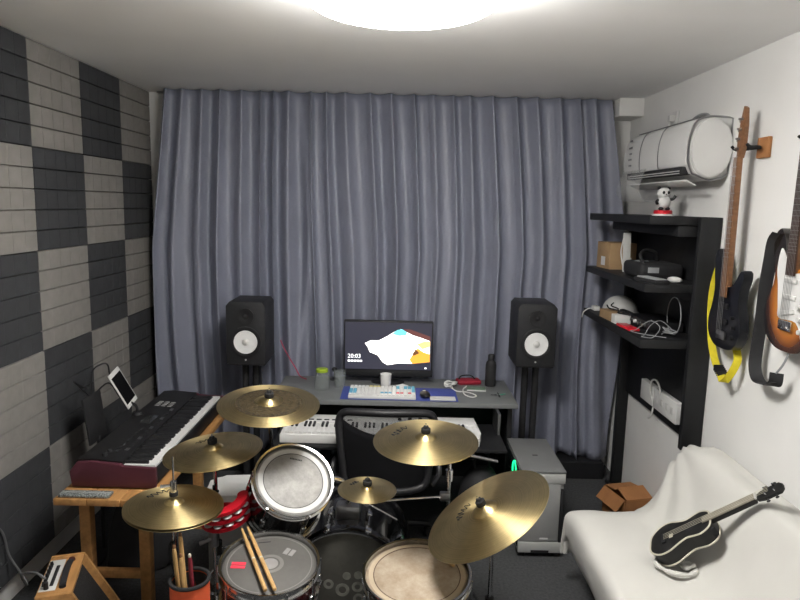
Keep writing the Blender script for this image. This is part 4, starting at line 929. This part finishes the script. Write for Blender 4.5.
tag(o, 'grey instrument cable drooping from the foam wall to the amplifier', 'cable')

# white lidded bin behind the tambourine
bi = thing('white_bin', 'grey bin with a rounded white top behind the red tambourine', 'bin', (-0.800, 3.09, 0.0), 0.1)
MB().prism([(p.x, p.y) for p in spline([(-0.12, -0.10, 0), (0, -0.115, 0), (0.12, -0.10, 0), (0.135, 0, 0), (0.12, 0.10, 0), (0, 0.115, 0), (-0.12, 0.10, 0), (-0.135, 0, 0)], 4, True)], 0.0, 0.43, None, 0.008).build('bin_body', mat('bin_grey', (0.30, 0.30, 0.29), 0.6, var=0.05), bi, 50)
MB().prism([(p.x*1.05, p.y*1.05) for p in spline([(-0.12, -0.10, 0), (0, -0.115, 0), (0.12, -0.10, 0), (0.135, 0, 0), (0.12, 0.10, 0), (0, 0.115, 0), (-0.12, 0.10, 0), (-0.135, 0, 0)], 4, True)], 0.4305, 0.485, None, 0.022, 4).build('bin_lid', M_white, bi, 50)

# ------------------------------------------------------------------ drum kit
def loc(root, p): return tuple(Vector(p)-root.location)
def tripod(root, x, y, z_hub, r_foot=0.26, a0=0.0, m=None):
    m = m or M_chrome
    for k in range(3):
        a = a0+2*PI*k/3
        fx, fy = x+r_foot*math.cos(a), y+r_foot*math.sin(a)
        lg = MB().cyl(loc(root, (x+0.018*math.cos(a), y+0.018*math.sin(a), z_hub)), loc(root, (fx, fy, 0.016)), 0.008, 0.008, 10).build('leg', m, root)
        MB().cyl(loc(root, (x+0.02*math.cos(a), y+0.02*math.sin(a), z_hub*0.45)), loc(root, (x+r_foot*0.55*math.cos(a), y+r_foot*0.55*math.sin(a), z_hub*0.48)), 0.005, 0.005, 8).build('brace', m, lg)
        MB().ball(loc(root, (fx, fy, 0.015)), (0.016, 0.016, 0.015), 10).build('rubber_foot', M_rubber, lg)
def squiggle(R0, R1, a_mid, half, n, seed):
    rd = random.Random(seed); pts = []
    for k in range(n+1):
        t = k/n; a = a_mid+half*(1-2*t)
        r = R0+(R1-R0)*(0.5+0.5*math.sin(k*2.3+rd.uniform(-.5, .5)))
        pts.append((r*math.cos(a), r*math.sin(a)))
    return pts
def cymbal_disc(root, P, n, D, m, logo=None, holes=False, name='cymbal', flip=False, toward=None):
    R = D/2; Mx = align(Vector(P)-root.location, n)
    def h(r):
        t = r/R
        return 0.075*R*(1-t**1.5)*1.15
    rb = 0.205*R
    prof = [(R, 0.0), (R, 0.0012)]
    for t in (0.92, 0.8, 0.68, 0.55, 0.42, 0.32, 0.25): prof.append((R*t, h(R*t)+0.0012))
    hb = h(rb)+0.0012
    for t, dz in ((1.0, 0), (0.93, 0.004), (0.8, 0.009), (0.6, 0.013), (0.35, 0.016), (0.08, 0.017)): prof.append((rb*t, hb+dz*R/0.2))
    prof.append((0.0, hb+0.017*R/0.2))
    top = prof[-1][1]
    if flip: prof = [(r, -z) for r, z in prof]
    c = MB().lathe(prof, 72).build(name, m, root, 35, M=Mx)
    sd = c.modifiers.new('t', 'SOLIDIFY'); sd.thickness = 0.0016; sd.offset = -1
    def on(r): return h(r)+0.0022
    if logo:
        a_mid, half, r0, r1, n_, sd_ = logo
        pts = squiggle(r0*R, r1*R, a_mid, half, n_, sd_)
        pp = spline([(x, y, on(math.hypot(x, y))) for x, y in pts], 4)
        pp = [Vector((q.x, q.y, on(math.hypot(q.x, q.y)))) for q in pp]
        MB().tube(pp, 0.0016, 4).build('printed_logo', M_matte, c)
    if holes:
        ring = MB().lathe([(R*t, on(R*t)-0.0004) for t in (0.66, 0.56, 0.46, 0.36, 0.28)], 72).build('hammered_ring', M_ham, c)
        q = MB()
        for k in range(40):
            a = 2*PI*k/40; r = R*0.59
            q.lathe([(0, 0.0006), (0.0035, 0.0006), (0.0035, 0.0)], 8, T(r*math.cos(a), r*math.sin(a), on(r)))
        q.build('hammer_dots', M_matte, c, 0, kind='stuff')
    return Mx, top, c
def felt_nut(root, Mx, top, knob=True, m=None):
    MB().lathe([(0, 0), (0.019, 0), (0.020, 0.004), (0.0195, 0.018), (0.015, 0.021), (0, 0.021)], 18, Mx @ T(0, 0, top+0.0005)).build('felt_washer', M_rubber, root)
    nt_ = MB().lathe([(0, 0.0212), (0.010, 0.0212), (0.012, 0.024), (0.010, 0.030), (0, 0.032)], 14, Mx @ T(0, 0, top)).build('wing_nut', M_rubber, root)
    MB().cyl(Mx @ Vector((0, 0, top+0.030)), Mx @ Vector((0, 0, top+0.040)), 0.0035, 0.003, 8).build('threaded_tip', M_chrome, nt_)

def straight_cymbal(name, label, P, n, D, m, base, z_hub, a0, logo=None, holes=False, cat='cymbal'):
    r = thing(name, label, cat, (base[0], base[1], 0), 0, 'cymbals of the drum kit')
    Mx, top, c = cymbal_disc(r, P, n, D, m, logo, holes)
    felt_nut(r, Mx, top)
    below = Mx @ Vector((0, 0, -0.05))
    MB().cyl(Mx @ Vector((0, 0, top)), below, 0.004, 0.004, 8).build('tilter_rod', M_chrome, r)
    MB().cyl(Mx @ Vector((0, 0, -0.004)), Mx @ Vector((0, 0, 0.012)), 0.018, 0.018, 16).build('lower_felt', M_rubber, r)
    MB().cyl(below+Vector((-0.014, 0, 0)), below+Vector((0.014, 0, 0)), 0.012, 0.012, 12).build('tilter', M_chrome, r)
    zt = below.z
    foot = Vector((0, 0, 0.05))
    MB().cyl(below, Vector((0, 0, zt*0.52)), 0.008, 0.008, 12).build('upper_pole', M_chrome, r)
    MB().cyl(Vector((0, 0, zt*0.52+0.02)), foot, 0.0125, 0.0125, 14).build('lower_pole', M_chrome, r)
    MB().cyl(Vector((0, 0, zt*0.52-0.03)), Vector((0, 0, zt*0.52+0.03)), 0.018, 0.018, 14).build('collar', M_rubber, r)
    MB().cyl(Vector((0.016, 0, zt*0.52)), Vector((0.045, 0, zt*0.52)), 0.005, 0.009, 10).build('collar_screw', M_chrome, r)
    MB().cyl(Vector((0, 0, z_hub-0.02)), Vector((0, 0, z_hub+0.02)), 0.019, 0.019, 14).build('leg_hub', M_chrome, r)
    tripod(r, base[0], base[1], z_hub, 0.25, a0)
    return r

# hi-hat
hh = thing('hi_hat', 'brass hi-hat pair on a chrome stand above the stick bag', 'hi-hat', (-0.813, 2.234, 0))
Mx, top, c = cymbal_disc(hh, (-0.813, 2.234, 0.795), (0.05, 0.0, 1), 0.356, M_cym, (2.45, 0.42, 0.55, 0.72, 12, 3), name='top_cymbal')
cymbal_disc(hh, (-0.813, 2.234, 0.787), (0.05, 0.0, 1), 0.356, M_cymd, name='bottom_cymbal', flip=True)
MB().cyl((0, 0, 0.10), (0, 0, 0.985), 0.0038, 0.0034, 8).build('pull_rod', M_chrome, hh)
MB().cyl((0, 0, 0.835), (0, 0, 0.850), 0.016, 0.016, 14).build('felt_washer', M_rubber, hh)
MB().cyl((0, 0, 0.850), (0, 0, 0.890), 0.013, 0.012, 14).build('clutch', M_chrome, hh)
MB().cyl((-0.01, 0, 0.872), (-0.045, -0.005, 0.868), 0.006, 0.010, 10).build('clutch_screw', M_chrome, hh)
MB().cyl((0, 0, 0.735), (0, 0, 0.752), 0.026, 0.026, 16).build('seat_cup', M_rubber, hh)
MB().cyl((0, 0, 0.40), (0, 0, 0.735), 0.009, 0.009, 12).build('upper_pole', M_chrome, hh)
MB().cyl((0, 0, 0.06), (0, 0, 0.42), 0.0135, 0.0135, 14).build('lower_pole', M_chrome, hh)
MB().cyl((0, 0, 0.39), (0, 0, 0.44), 0.019, 0.019, 14).build('collar', M_rubber, hh)
tripod(hh, -0.813, 2.234, 0.30, 0.20, 0.6)
MB().bb((-0.045, -0.30, 0.012), (0.045, -0.02, 0.024), 0.006, M=RX(0.10)).build('foot_pedal', M_steel, hh)

straight_cymbal('crash_cymbal', 'brass crash cymbal between the piano and the rack tom', (-0.758, 2.556, 0.880), (-0.085, -0.040, 0.995), 0.406, M_cymd, (-0.755, 2.585), 0.33, 1.3, (2.2, 0.35, 0.45, 0.62, 10, 5))
straight_cymbal('effects_cymbal', 'cymbal with a dark hammered ring above the other cymbals', (-0.534, 2.600, 1.072), (0.045, -0.115, 0.99), 0.425, M_cym, (-0.545, 2.84), 0.42, 0.78, None, True)

# boomed crash on the right
cr = thing('crash_cymbal', 'large brass crash cymbal in front of the office chair', 'cymbal', (0.245, 2.70, 0), 0, 'cymbals of the drum kit')
Mx, top, c = cymbal_disc(cr, (0.128, 2.540, 0.952), (-0.02, -0.075, 0.997), 0.437, M_cym, (2.55, 0.40, 0.52, 0.70, 12, 11))
felt_nut(cr, Mx, top)
bl = Mx @ Vector((0, 0, -0.045))
MB().cyl(Mx @ Vector((0, 0, top)), bl, 0.004, 0.004, 8).build('tilter_rod', M_chrome, cr)
MB().cyl(bl+Vector((-0.014, 0, 0)), bl+Vector((0.014, 0, 0)), 0.012, 0.012, 12).build('tilter', M_chrome, cr)
hubz = Vector((0, 0, 0.845))
MB().cyl(bl, hubz+(hubz-bl).normalized()*0.0, 0.0065, 0.0065, 10).build('boom_arm', M_chrome, cr)
MB().cyl(hubz, Vector((0.215, 0.02, 0.795)), 0.0075, 0.0075, 10).build('boom_tail', M_steel, cr)
MB().cyl((-0.02, 0, 0.845), (0.02, 0, 0.845), 0.017, 0.017, 14).build('boom_joint', M_chrome, cr)
MB().cyl((0, 0, 0.845), (0, 0, 0.50), 0.0085, 0.0085, 12).build('upper_pole', M_chrome, cr)
MB().cyl((0, 0, 0.52), (0, 0, 0.05), 0.0125, 0.0125, 14).build('lower_pole', M_chrome, cr)
for z in (0.52, 0.735): MB().cyl((0, 0, z-0.025), (0, 0, z+0.025), 0.017, 0.017, 14).build('collar', M_chrome, cr)
tripod(cr, 0.245, 2.70, 0.34, 0.22, 0.35)

# splash on a side arm
sp_ = thing('splash_cymbal', 'tiny splash cymbal above the bass drum', 'cymbal', (-0.113, 2.575, 0), 0, 'cymbals of the drum kit')
Mx, top, c = cymbal_disc(sp_, (-0.113, 2.575, 0.715), (0.02, -0.02, 1), 0.250, M_cym, (2.5, 0.3, 0.5, 0.68, 8, 4))
felt_nut(sp_, Mx, top)
MB().cyl((0, 0, 0.735), (0, 0, 0.655), 0.004, 0.004, 8).build('tilter_rod', M_chrome, sp_)
MB().cyl((0, -0.02, 0.66), (0, 0.02, 0.66), 0.012, 0.012, 12).build('tilter', M_chrome, sp_)
MB().cyl((0, 0.0, 0.66), (0.355, 0.103, 0.645), 0.0055, 0.0055, 10).build('side_arm', M_chrome, sp_)
MB().box((0.340, 0.103, 0.645), (0.045, 0.03, 0.04), 0.006).build('arm_clamp', M_steel, sp_)
MB().cyl((0.01, 0, 0.65), (0.13, -0.005, 0.585), 0.004, 0.004, 8).build('side_brace', M_chrome, sp_)

# ride
rd_ = straight_cymbal('ride_cymbal', 'biggest brass ride cymbal tilted steeply over the floor tom', (0.358, 2.285, 0.765), (-0.52, -0.03, 0.853), 0.515, M_cym, (0.385, 2.31), 0.30, 0.9, (2.5, 0.42, 0.38, 0.52, 14, 8))

# drums
def lug_ring(root, R, z0, z1, n, a0, zt):
    for k in range(n):
        a = a0+2*PI*k/n; ca, sa = math.cos(a), math.sin(a)
        lg = MB().bb((R, -0.011, z0), (R+0.020, 0.011, z1), 0.006, M=RZ(a)).build('lug', M_chrome, root)
        MB().cyl((ca*(R+0.015), sa*(R+0.015), z1), (ca*(R+0.015), sa*(R+0.015), zt+0.008), 0.0035, 0.0035, 8).build('tension_rod', M_chrome, lg)
def drum(name, label, P, n, D, depth, shell_m, head_m, nl=8, xh=(1, 0, 0), hoop_m=None, collar_m=None, a0=0.2, group=None):
    r = thing(name, label, 'drum', M=align(P, n, xh), group='drums of the drum kit')
    R = D/2-0.012; hoop_m = hoop_m or M_chrome
    MB().lathe([(R-0.008, -0.008), (R, -0.008), (R, -depth+0.008), (R-0.008, -depth+0.008), (R-0.008, -0.008)], 56).build('shell', shell_m, r)
    MB().lathe([(0, 0), (R-0.012, 0.0), (R, -0.006), (R+0.001, -0.02), (R-0.001, -0.02)], 64).build('drum_head', head_m, r, 60)
    MB().lathe([(R+0.003, 0.012), (R+0.011, 0.014), (R+0.012, 0.010), (R+0.006, 0.004), (R+0.006, -0.018), (R+0.014, -0.020), (R+0.014, -0.023), (R+0.003, -0.023), (R+0.003, 0.012)], 64).build('top_hoop', hoop_m, r)
    MB().lathe([(R+0.002, -depth+0.022), (R+0.012, -depth+0.022), (R+0.012, -depth+0.0), (R+0.002, -depth), (R+0.002, -depth+0.022)], 64).build('bottom_hoop', hoop_m, r)
    MB().lathe([(0, -depth+0.006), (R+0.001, -depth+0.006), (R+0.001, -depth+0.010), (0, -depth+0.010)], 48).build('bottom_head', M_offw, r)
    lug_ring(r, R, -depth*0.62, -depth*0.40, nl, a0, 0.0)
    return r, R
def head_mat(name, base, dot=None, worn=None, coat=False):
    m = mat(name, base, 0.6, var=0.06, scale=6)
    if worn:
        nt = m.node_tree; b = nt.nodes['Principled BSDF']
        tc = nt.nodes.new('ShaderNodeTexCoord')
        ns = nt.nodes.new('ShaderNodeTexNoise'); ns.inputs['Scale'].default_value = worn[1]; ns.inputs['Detail'].default_value = 8; ns.inputs['Roughness'].default_value = 0.75
        nt.links.new(tc.outputs['Object'], ns.inputs['Vector'])
        rp = nt.nodes.new('ShaderNodeValToRGB'); e = rp.color_ramp.elements
        e[0].position = 0.35; e[0].color = (*base, 1); e[1].position = 0.68; e[1].color = (*worn[0], 1)
        nt.links.new(ns.outputs['Fac'], rp.inputs[0]); nt.links.new(rp.outputs[0], b.inputs['Base Color'])
    return m
def flat(root, prof_r0, prof_r1, z, name, m, parent=None, c=(0, 0)):
    return MB().lathe([(prof_r0, z), (prof_r0, z+0.0006), (prof_r1, z+0.0006), (prof_r1, z)], 56, T(c[0], c[1], 0)).build(name, m, parent or root, 0)

# snare: wine red shell
sn, R = drum('snare_drum', 'snare drum with wine red shell and grey head at the bottom', (-0.452, 2.200, 0.592), (0.045, -0.125, 0.99), 0.368, 0.145, M_wine, head_mat('grey_film_head', (0.085, 0.081, 0.076), None, ((0.112, 0.107, 0.10), 5)), 10)
hdm = [o for o in sn.children if o.name.startswith('drum_head')][0]
M_hring = mat('head_edge_ring', (0.17, 0.165, 0.155), 0.6, var=0.05); M_dot = mat('centre_dot', (0.25, 0.245, 0.24), 0.6, var=0.1, scale=20)
flat(sn, R-0.020, R-0.016, 0.0002, 'head_edge', M_hring, hdm)
flat(sn, 0.0, 0.030, 0.0002, 'centre_dot', M_dot, hdm); flat(sn, 0.037, 0.051, 0.0002, 'centre_ring', M_hring, hdm)
M_rs = mat('red_sticker', (0.72, 0.03, 0.06), 0.6, var=0.03)
for dy in (-0.014, 0.005): MB().bb((-0.026, dy, 0.0003), (0.026, dy+0.015, 0.0010), M=T(-0.112, -0.022, 0) @ RZ(0.05)).build('red_sticker', M_rs, hdm)
for dx in (-0.020, 0.003): MB().bb((dx, -0.018, 0.0003), (dx+0.018, 0.018, 0.0009), M=T(0.060, 0.072, 0) @ RZ(-0.35)).build('white_sticker', M_dot, hdm)
MB().bb((-0.024, -0.002, 0.0003), (0.024, 0.002, 0.0008), M=T(-0.045, 0.120, 0) @ RZ(0.25)).build('printed_mark', M_matte, hdm)
ss = thing('snare_stand', 'chrome basket stand beneath the wine red snare drum', 'stand', (-0.445, 2.222, 0))
for k in range(3):
    a = 0.5+2*PI*k/3
    MB().tube(spline([(0, 0, 0.30), (0.10*math.cos(a), 0.10*math.sin(a), 0.36), (0.165*math.cos(a), 0.165*math.sin(a), 0.398+0.02*math.sin(a)), (0.196*math.cos(a), 0.196*math.sin(a), 0.448+0.024*math.sin(a))], 5), 0.007, 8).build('basket_arm', M_chrome, ss)
MB().cyl((0, 0, 0.05), (0, 0, 0.31), 0.012, 0.012, 14).build('pole', M_chrome, ss)
tripod(ss, -0.445, 2.222, 0.20, 0.17, 0.1)
def stick(label, P0, P1, m, tip_first=True, g='drumsticks lying on the snare'):
    P0, P1 = Vector(P0), Vector(P1)
    L = (P1-P0).length
    r = thing('drumstick', label, 'drumstick', M=align(P0, P1-P0), group=g)
    MB().lathe([(0, 0), (0.0065, 0.003), (0.0075, 0.01), (0.0075, L*0.72), (0.0042, L-0.014)], 12).build('shaft', m, r)
    MB().lathe([(0.0040, L-0.0142), (0.0052, L-0.010), (0.0052, L-0.004), (0.003, L), (0, L+0.001)], 12).build('tip', M_fret, r)
    MB().lathe([(0.0077, L*0.45), (0.0078, L*0.45+0.004), (0.0077, L*0.45+0.008)], 12).build('printed_band', M_cream, r)
MS = align((-0.452, 2.200, 0.592), (0.045, -0.125, 0.99))
def sn_pt(x, y, z): return MS @ Vector((x, y, z))
stick('drumstick on the snare head, the one nearer the red sticker', sn_pt(0.018, -0.165, 0.0215), sn_pt(-0.150, 0.180, 0.0195), M_stick)
stick('drumstick on the snare head, the one nearer its centre dot', sn_pt(0.050, -0.160, 0.0215), sn_pt(-0.130, 0.192, 0.0195), M_stick)

# floor tom
ft, R = drum('floor_tom', 'floor tom with a worn cream head under the ride cymbal', (0.098, 2.304, 0.500), (-0.02, -0.09, 0.995), 0.425, 0.33, M_shell, head_mat('worn_cream_head', (0.27, 0.20, 0.135), None, ((0.47, 0.40, 0.31), 9)), 8, a0=0.55)
hdf = [o for o in ft.children if o.name.startswith('drum_head')][0]
flat(ft, R-0.030, R-0.013, 0.0002, 'head_border', mat('cream_head_border', (0.46, 0.375, 0.27), 0.6, var=0.06), hdf)
flat(ft, R-0.034, R-0.031, 0.0003, 'head_ring', mat('brown_ring', (0.07, 0.035, 0.02), 0.6, var=0.05), hdf)
for k in range(3):
    a = 0.0+2*PI*k/3+0.5
    q = Vector((math.cos(a)*(R+0.018), math.sin(a)*(R+0.018), 0))
    up_ = ft.matrix_world.to_3x3().inverted() @ Vector((0, 0, -1))
    p0 = q+Vector((0, 0, -0.10)); zt = (ft.matrix_world @ p0).z
    lg = MB().cyl(p0, p0+up_*(zt-0.012), 0.0065, 0.0065, 10).build('leg', M_chrome, ft)
    MB().ball(p0+up_*(zt-0.014), 0.014, 10).build('rubber_foot', M_rubber, lg)
    MB().bb((R-0.001, -0.014, -0.215), (R+0.028, 0.014, -0.165), 0.006, M=RZ(a)).build('leg_bracket', M_chrome, ft)
MF = align((0.098, 2.304, 0.500), (-0.02, -0.09, 0.995))
p_, q_ = MF @ Vector((0.146, 0.036, 0.009)), MF @ Vector((0.110, 0.105, 0.009))
o = thing('stick_stub', 'short wooden stick stub on the floor tom head under the ride', 'stick', M=align(p_, q_-p_))
MB().lathe([(0, 0), (0.006, 0.002), (0.0075, 0.008), (0.0075, 0.055), (0.004, 0.072)], 12).build('shaft', M_stick, o)
MB().lathe([(0.004, 0.0722), (0.0048, 0.077), (0.003, 0.083), (0, 0.084)], 12).build('tip', M_fret, o)

# rack tom
rk, R = drum('rack_tom', 'tilted black rack tom with a white rimmed speckled head', (-0.414, 2.500, 0.785), (0.30, -0.535, 0.79), 0.335, 0.235, M_shell, head_mat('speckled_grey_head', (0.24, 0.235, 0.225), None, ((0.40, 0.39, 0.375), 16)), 6, a0=0.0)
hdk = [o for o in rk.children if o.name.startswith('drum_head')][0]
flat(rk, R-0.030, R-0.010, 0.0002, 'head_border', mat('white_head_border', (0.56, 0.56, 0.55), 0.6, var=0.03), hdk)
flat(rk, R-0.033, R-0.0305, 0.0002, 'head_ring', M_matte, hdk)
MR = rk.matrix_world.copy()
# small word printed near the far edge of the head
upv = (MR.to_3x3().inverted() @ Vector((0.0, 0.85, 0.5))); upv.z = 0; upv.normalize(); rgt = Vector((upv.y, -upv.x, 0))
for k in range(8):
    cpos = upv*0.098+rgt*(-0.024+0.0065*k-0.004)
    MB().box((0, 0, 0.0006), (0.0045, 0.007, 0.0008), M=Matrix(((rgt.x, upv.x, 0, cpos.x), (rgt.y, upv.y, 0, cpos.y), (0, 0, 1, 0), (0, 0, 0, 1)))).build('printed_letter', M_matte, hdk)
inv = MR.inverted()
MB().tube([inv @ Vector(p) for p in spline([(-0.355, 2.615, 0.70), (-0.30, 2.64, 0.725), (-0.245, 2.66, 0.72), (-0.205, 2.68, 0.68), (-0.20, 2.69, 0.56)], 5)], 0.0125, 12).build('mount_arm', M_chrome, rk)
MB().box(inv @ Vector((-0.335, 2.620, 0.71)), (0.05, 0.05, 0.05), 0.008).build('mount_bracket', M_chrome, rk)

# bass drum
KY, KX, KR = 2.535, -0.192, 0.278
kd = thing('bass_drum', 'black bass drum with dark printed head facing the camera', 'drum', (KX, KY, 0.0), 0, 'drums of the drum kit')
K = Matrix(((1, 0, 0, 0), (0, 0, -1, 0), (0, 1, 0, KR+0.004), (0, 0, 0, 1)))       # local z -> towards the camera
KD = 0.42
MB().lathe([(KR-0.030, -KD), (KR-0.020, -KD), (KR-0.020, -0.01), (KR-0.030, -0.01), (KR-0.030, -KD)], 64, K).build('shell', M_shell, kd)
M_kh = head_mat('dark_smoke_head', (0.060, 0.058, 0.050), None, ((0.10, 0.097, 0.084), 4))
kh = MB().lathe([(0, 0.0), (KR-0.025, 0.0), (KR-0.017, -0.006), (KR-0.017, -0.02)], 64, K).build('batter_head', M_kh, kd, 60)
MB().lathe([(0, -KD-0.002), (KR-0.018, -KD-0.002), (KR-0.018, -KD+0.01)], 48, K).build('front_head', M_matte, kd, 60)
MB().lathe([(KR-0.015, 0.012), (KR-0.002, 0.012), (KR, 0.008), (KR, -0.030), (KR-0.015, -0.030), (KR-0.015, 0.012)], 64, K).build('hoop', M_shell, kd)
MB().lathe([(KR-0.0165, 0.0135), (KR-0.011, 0.0135), (KR-0.011, 0.0122), (KR-0.0165, 0.0122), (KR-0.0165, 0.0135)], 64, K).build('hoop_inlay', M_chrome, kd)
MB().lathe([(KR-0.015, -KD-0.012), (KR, -KD-0.012), (KR, -KD+0.03), (KR-0.015, -KD+0.03), (KR-0.015, -KD-0.012)], 64, K).build('hoop', M_shell, kd)
for k in range(10):
    a = PI/2+2*PI*k/10+0.31
    Mk = K @ RZ(a)
    cw = MB().bb((KR-0.002, -0.014, -0.036), (KR+0.012, 0.014, 0.016), 0.004, M=Mk).build('claw', M_chrome, kd)
    MB().cyl(Mk @ Vector((KR+0.006, 0, 0.03)), Mk @ Vector((KR+0.006, 0, -0.13)), 0.004, 0.004, 8).build('tension_rod', M_chrome, cw)
    MB().bb((KR-0.022, -0.012, -0.20), (KR+0.012, 0.012, -0.13), 0.006, M=Mk).build('lug', M_chrome, kd)
MB().box((-0.008, 0.155, 2*KR+0.004), (0.11, 0.075, 0.075), 0.015).build('tom_mount', M_steel, kd)
M_clov = mat('faded_print', (0.20, 0.20, 0.175), 0.7, var=0.3, scale=30)
for cx, cy, r0, r1 in ((0.0, 0.060, 0.0, 0.018), (0.048, 0.064, 0.0, 0.018), (-0.018, -0.005, 0.016, 0.030), (0.046, 0.010, 0.012, 0.024), (-0.078, 0.020, 0.010, 0.022), (0.052, -0.045, 0.012, 0.024)):
    MB().lathe([(r0, 0.0004), (r0, 0.001), (r1, 0.001), (r1, 0.0004)], 28, K @ T(cx, cy, 0)).build('printed_emblem', M_clov, kh, 0)
for s_ in (-1, 1):
    MB().cyl((0.235*s_, 0.36, 0.30), (0.36*s_, 0.44, 0.012), 0.007, 0.007, 10).build('spur', M_chrome, kd)

# tambourine on its stand
tmb = thing('tambourine', 'red half-moon tambourine with jingles mounted near the hi-hat', 'tambourine', (-0.752, 2.50, 0))
MT = T(0.046, 0.015, 0.655) @ RX(0.22) @ RY(-0.14)
arc = [PI+0.25+(PI-0.1)*k/26 for k in range(27)]
def crescent(z0, z1, ri, ro):
    b = MB(); v = []; f = []
    for a in arc:
        for r_, z in ((ri, z0), (ro, z0), (ro, z1), (ri, z1)): v.append((r_*math.cos(a), r_*math.sin(a), z))
    for i in range(len(arc)-1):
        for k in range(4): f.append((i*4+k, i*4+(k+1) % 4, i*4+4+(k+1) % 4, i*4+4+k))
    f.append((0, 1, 2, 3)); f.append(tuple((len(arc)-1)*4+k for k in (3, 2, 1, 0)))
    return b.raw(v, f, MT)
for z0_, z1_ in ((-0.046, -0.030), (-0.008, 0.006), (0.030, 0.044)): crescent(z0_, z1_, 0.064, 0.108).build('frame_band', M_red, tmb, 50)
crescent(-0.045, 0.043, 0.064, 0.071).build('inner_wall', M_red, tmb, 50)
for k in range(6):
    a = arc[2+4*k+1]
    for z in (-0.020, 0.017):
        MB().lathe([(0, 0.003), (0.008, 0.004), (0.020, 0.0), (0.020, -0.0012), (0.008, 0.0025), (0, 0.002)], 16, MT @ T(0.093*math.cos(a), 0.093*math.sin(a), z)).build('jingle', M_silver, tmb)
for s_ in (0, -1): MB().cyl(MT @ Vector((0.086*math.cos(arc[s_]), 0.086*math.sin(arc[s_]), -0.048)), MT @ Vector((0.086*math.cos(arc[s_]), 0.086*math.sin(arc[s_]), 0.046)), 0.023, 0.023, 16).build('end_post', M_red, tmb)
MB().tube([MT @ Vector(p) for p in ((-0.09, 0.0, 0.0), (0.0, 0.012, 0.0), (0.09, 0.0, 0.0))], 0.010, 8).build('grip_bar', M_red, tmb)
MB().cyl((0.0, 0.03, 0.62), (0.0, 0.03, 0.74), 0.006, 0.006, 10).cyl((-0.02, 0.03, 0.715), (0.02, 0.03, 0.715), 0.006, 0.006, 8).build('clamp_bolt', M_rubber, tmb)
MB().cyl((0.0, 0.03, 0.05), (0.0, 0.03, 0.64), 0.009, 0.009, 12).build('stand_pole', M_chrome, tmb)
MB().cyl((0.0, 0.03, 0.47), (0.0, 0.03, 0.54), 0.016, 0.016, 12).cyl((0, 0.03, 0.505), (-0.06, 0.015, 0.485), 0.006, 0.009, 8).build('stand_collar', M_steel, tmb)
tripod(tmb, -0.752, 2.53, 0.25, 0.16, 1.0)

# stick bag hung at the hi-hat
M_or = mat('orange_fabric', (0.80, 0.13, 0.045), 0.8, var=0.1, scale=12, bump=0.1, bscale=200)
bg = thing('stick_bag', 'orange stick bag with black rim hanging below the hi-hat', 'bag', (-0.708, 2.075, 0))
bo_ = [(0, 0.06), (0.055, 0.06), (0.062, 0.08), (0.067, 0.40), (0.068, 0.598)]
MB().lathe(bo_+[(0.062, 0.598), (0.060, 0.10), (0, 0.10)], 30).build('bag_body', M_or, bg, 50)
MB().torus(0.066, 0.007, T(0, 0, 0.604), 36, 8).build('bag_rim', M_rubber, bg)
MB().lathe([(0.0615, 0.595), (0.0615, 0.40), (0, 0.40)], 28).build('bag_lining', M_matte, bg, 50)
MB().tube(spline([(-0.05, 0.045, 0.60), (-0.085, 0.10, 0.64), (-0.108, 0.142, 0.655), (-0.125, 0.165, 0.64), (-0.120, 0.14, 0.615), (-0.07, 0.06, 0.58)], 5), 0.005, 6).build('hook_strap', M_rubber, bg)
M_mal = mat('dark_red_grip', (0.16, 0.012, 0.022), 0.6, var=0.1)
for lab, x0, y0_, x1, y1_, h, m in (('wooden stick in the orange bag, leftmost', -0.030, 0.005, -0.052, 0.0, 0.72, M_stick), ('tall wooden stick in the middle of the orange bag', -0.010, 0.010, -0.036, 0.02, 0.755, M_stick),
                                    ('short wooden stick at the front of the orange bag', -0.008, -0.020, -0.022, -0.022, 0.70, M_stick), ('dark red gripped stick on the right in the orange bag', 0.022, -0.01, 0.006, -0.012, 0.695, M_mal)):
    P0 = Vector((-0.708+x0, 2.075+y0_, 0.402)); P1 = Vector((-0.708+x1, 2.075+y1_, h))
    L = (P1-P0).length; r = thing('bagged_drumstick', lab, 'drumstick', M=align(P0, P1-P0), group='sticks in the orange bag')
    MB().lathe([(0, 0), (0.0075, 0.004), (0.0078, L-0.02), (0.006, L-0.004), (0, L-0.003)], 12).build('shaft', m, r)
    MB().lathe([(0, L-0.0028), (0.005, L-0.002), (0.006, L+0.004), (0.004, L+0.010), (0, L+0.011)], 10).build('butt', M_cream if m is M_mal else M_neck, r)
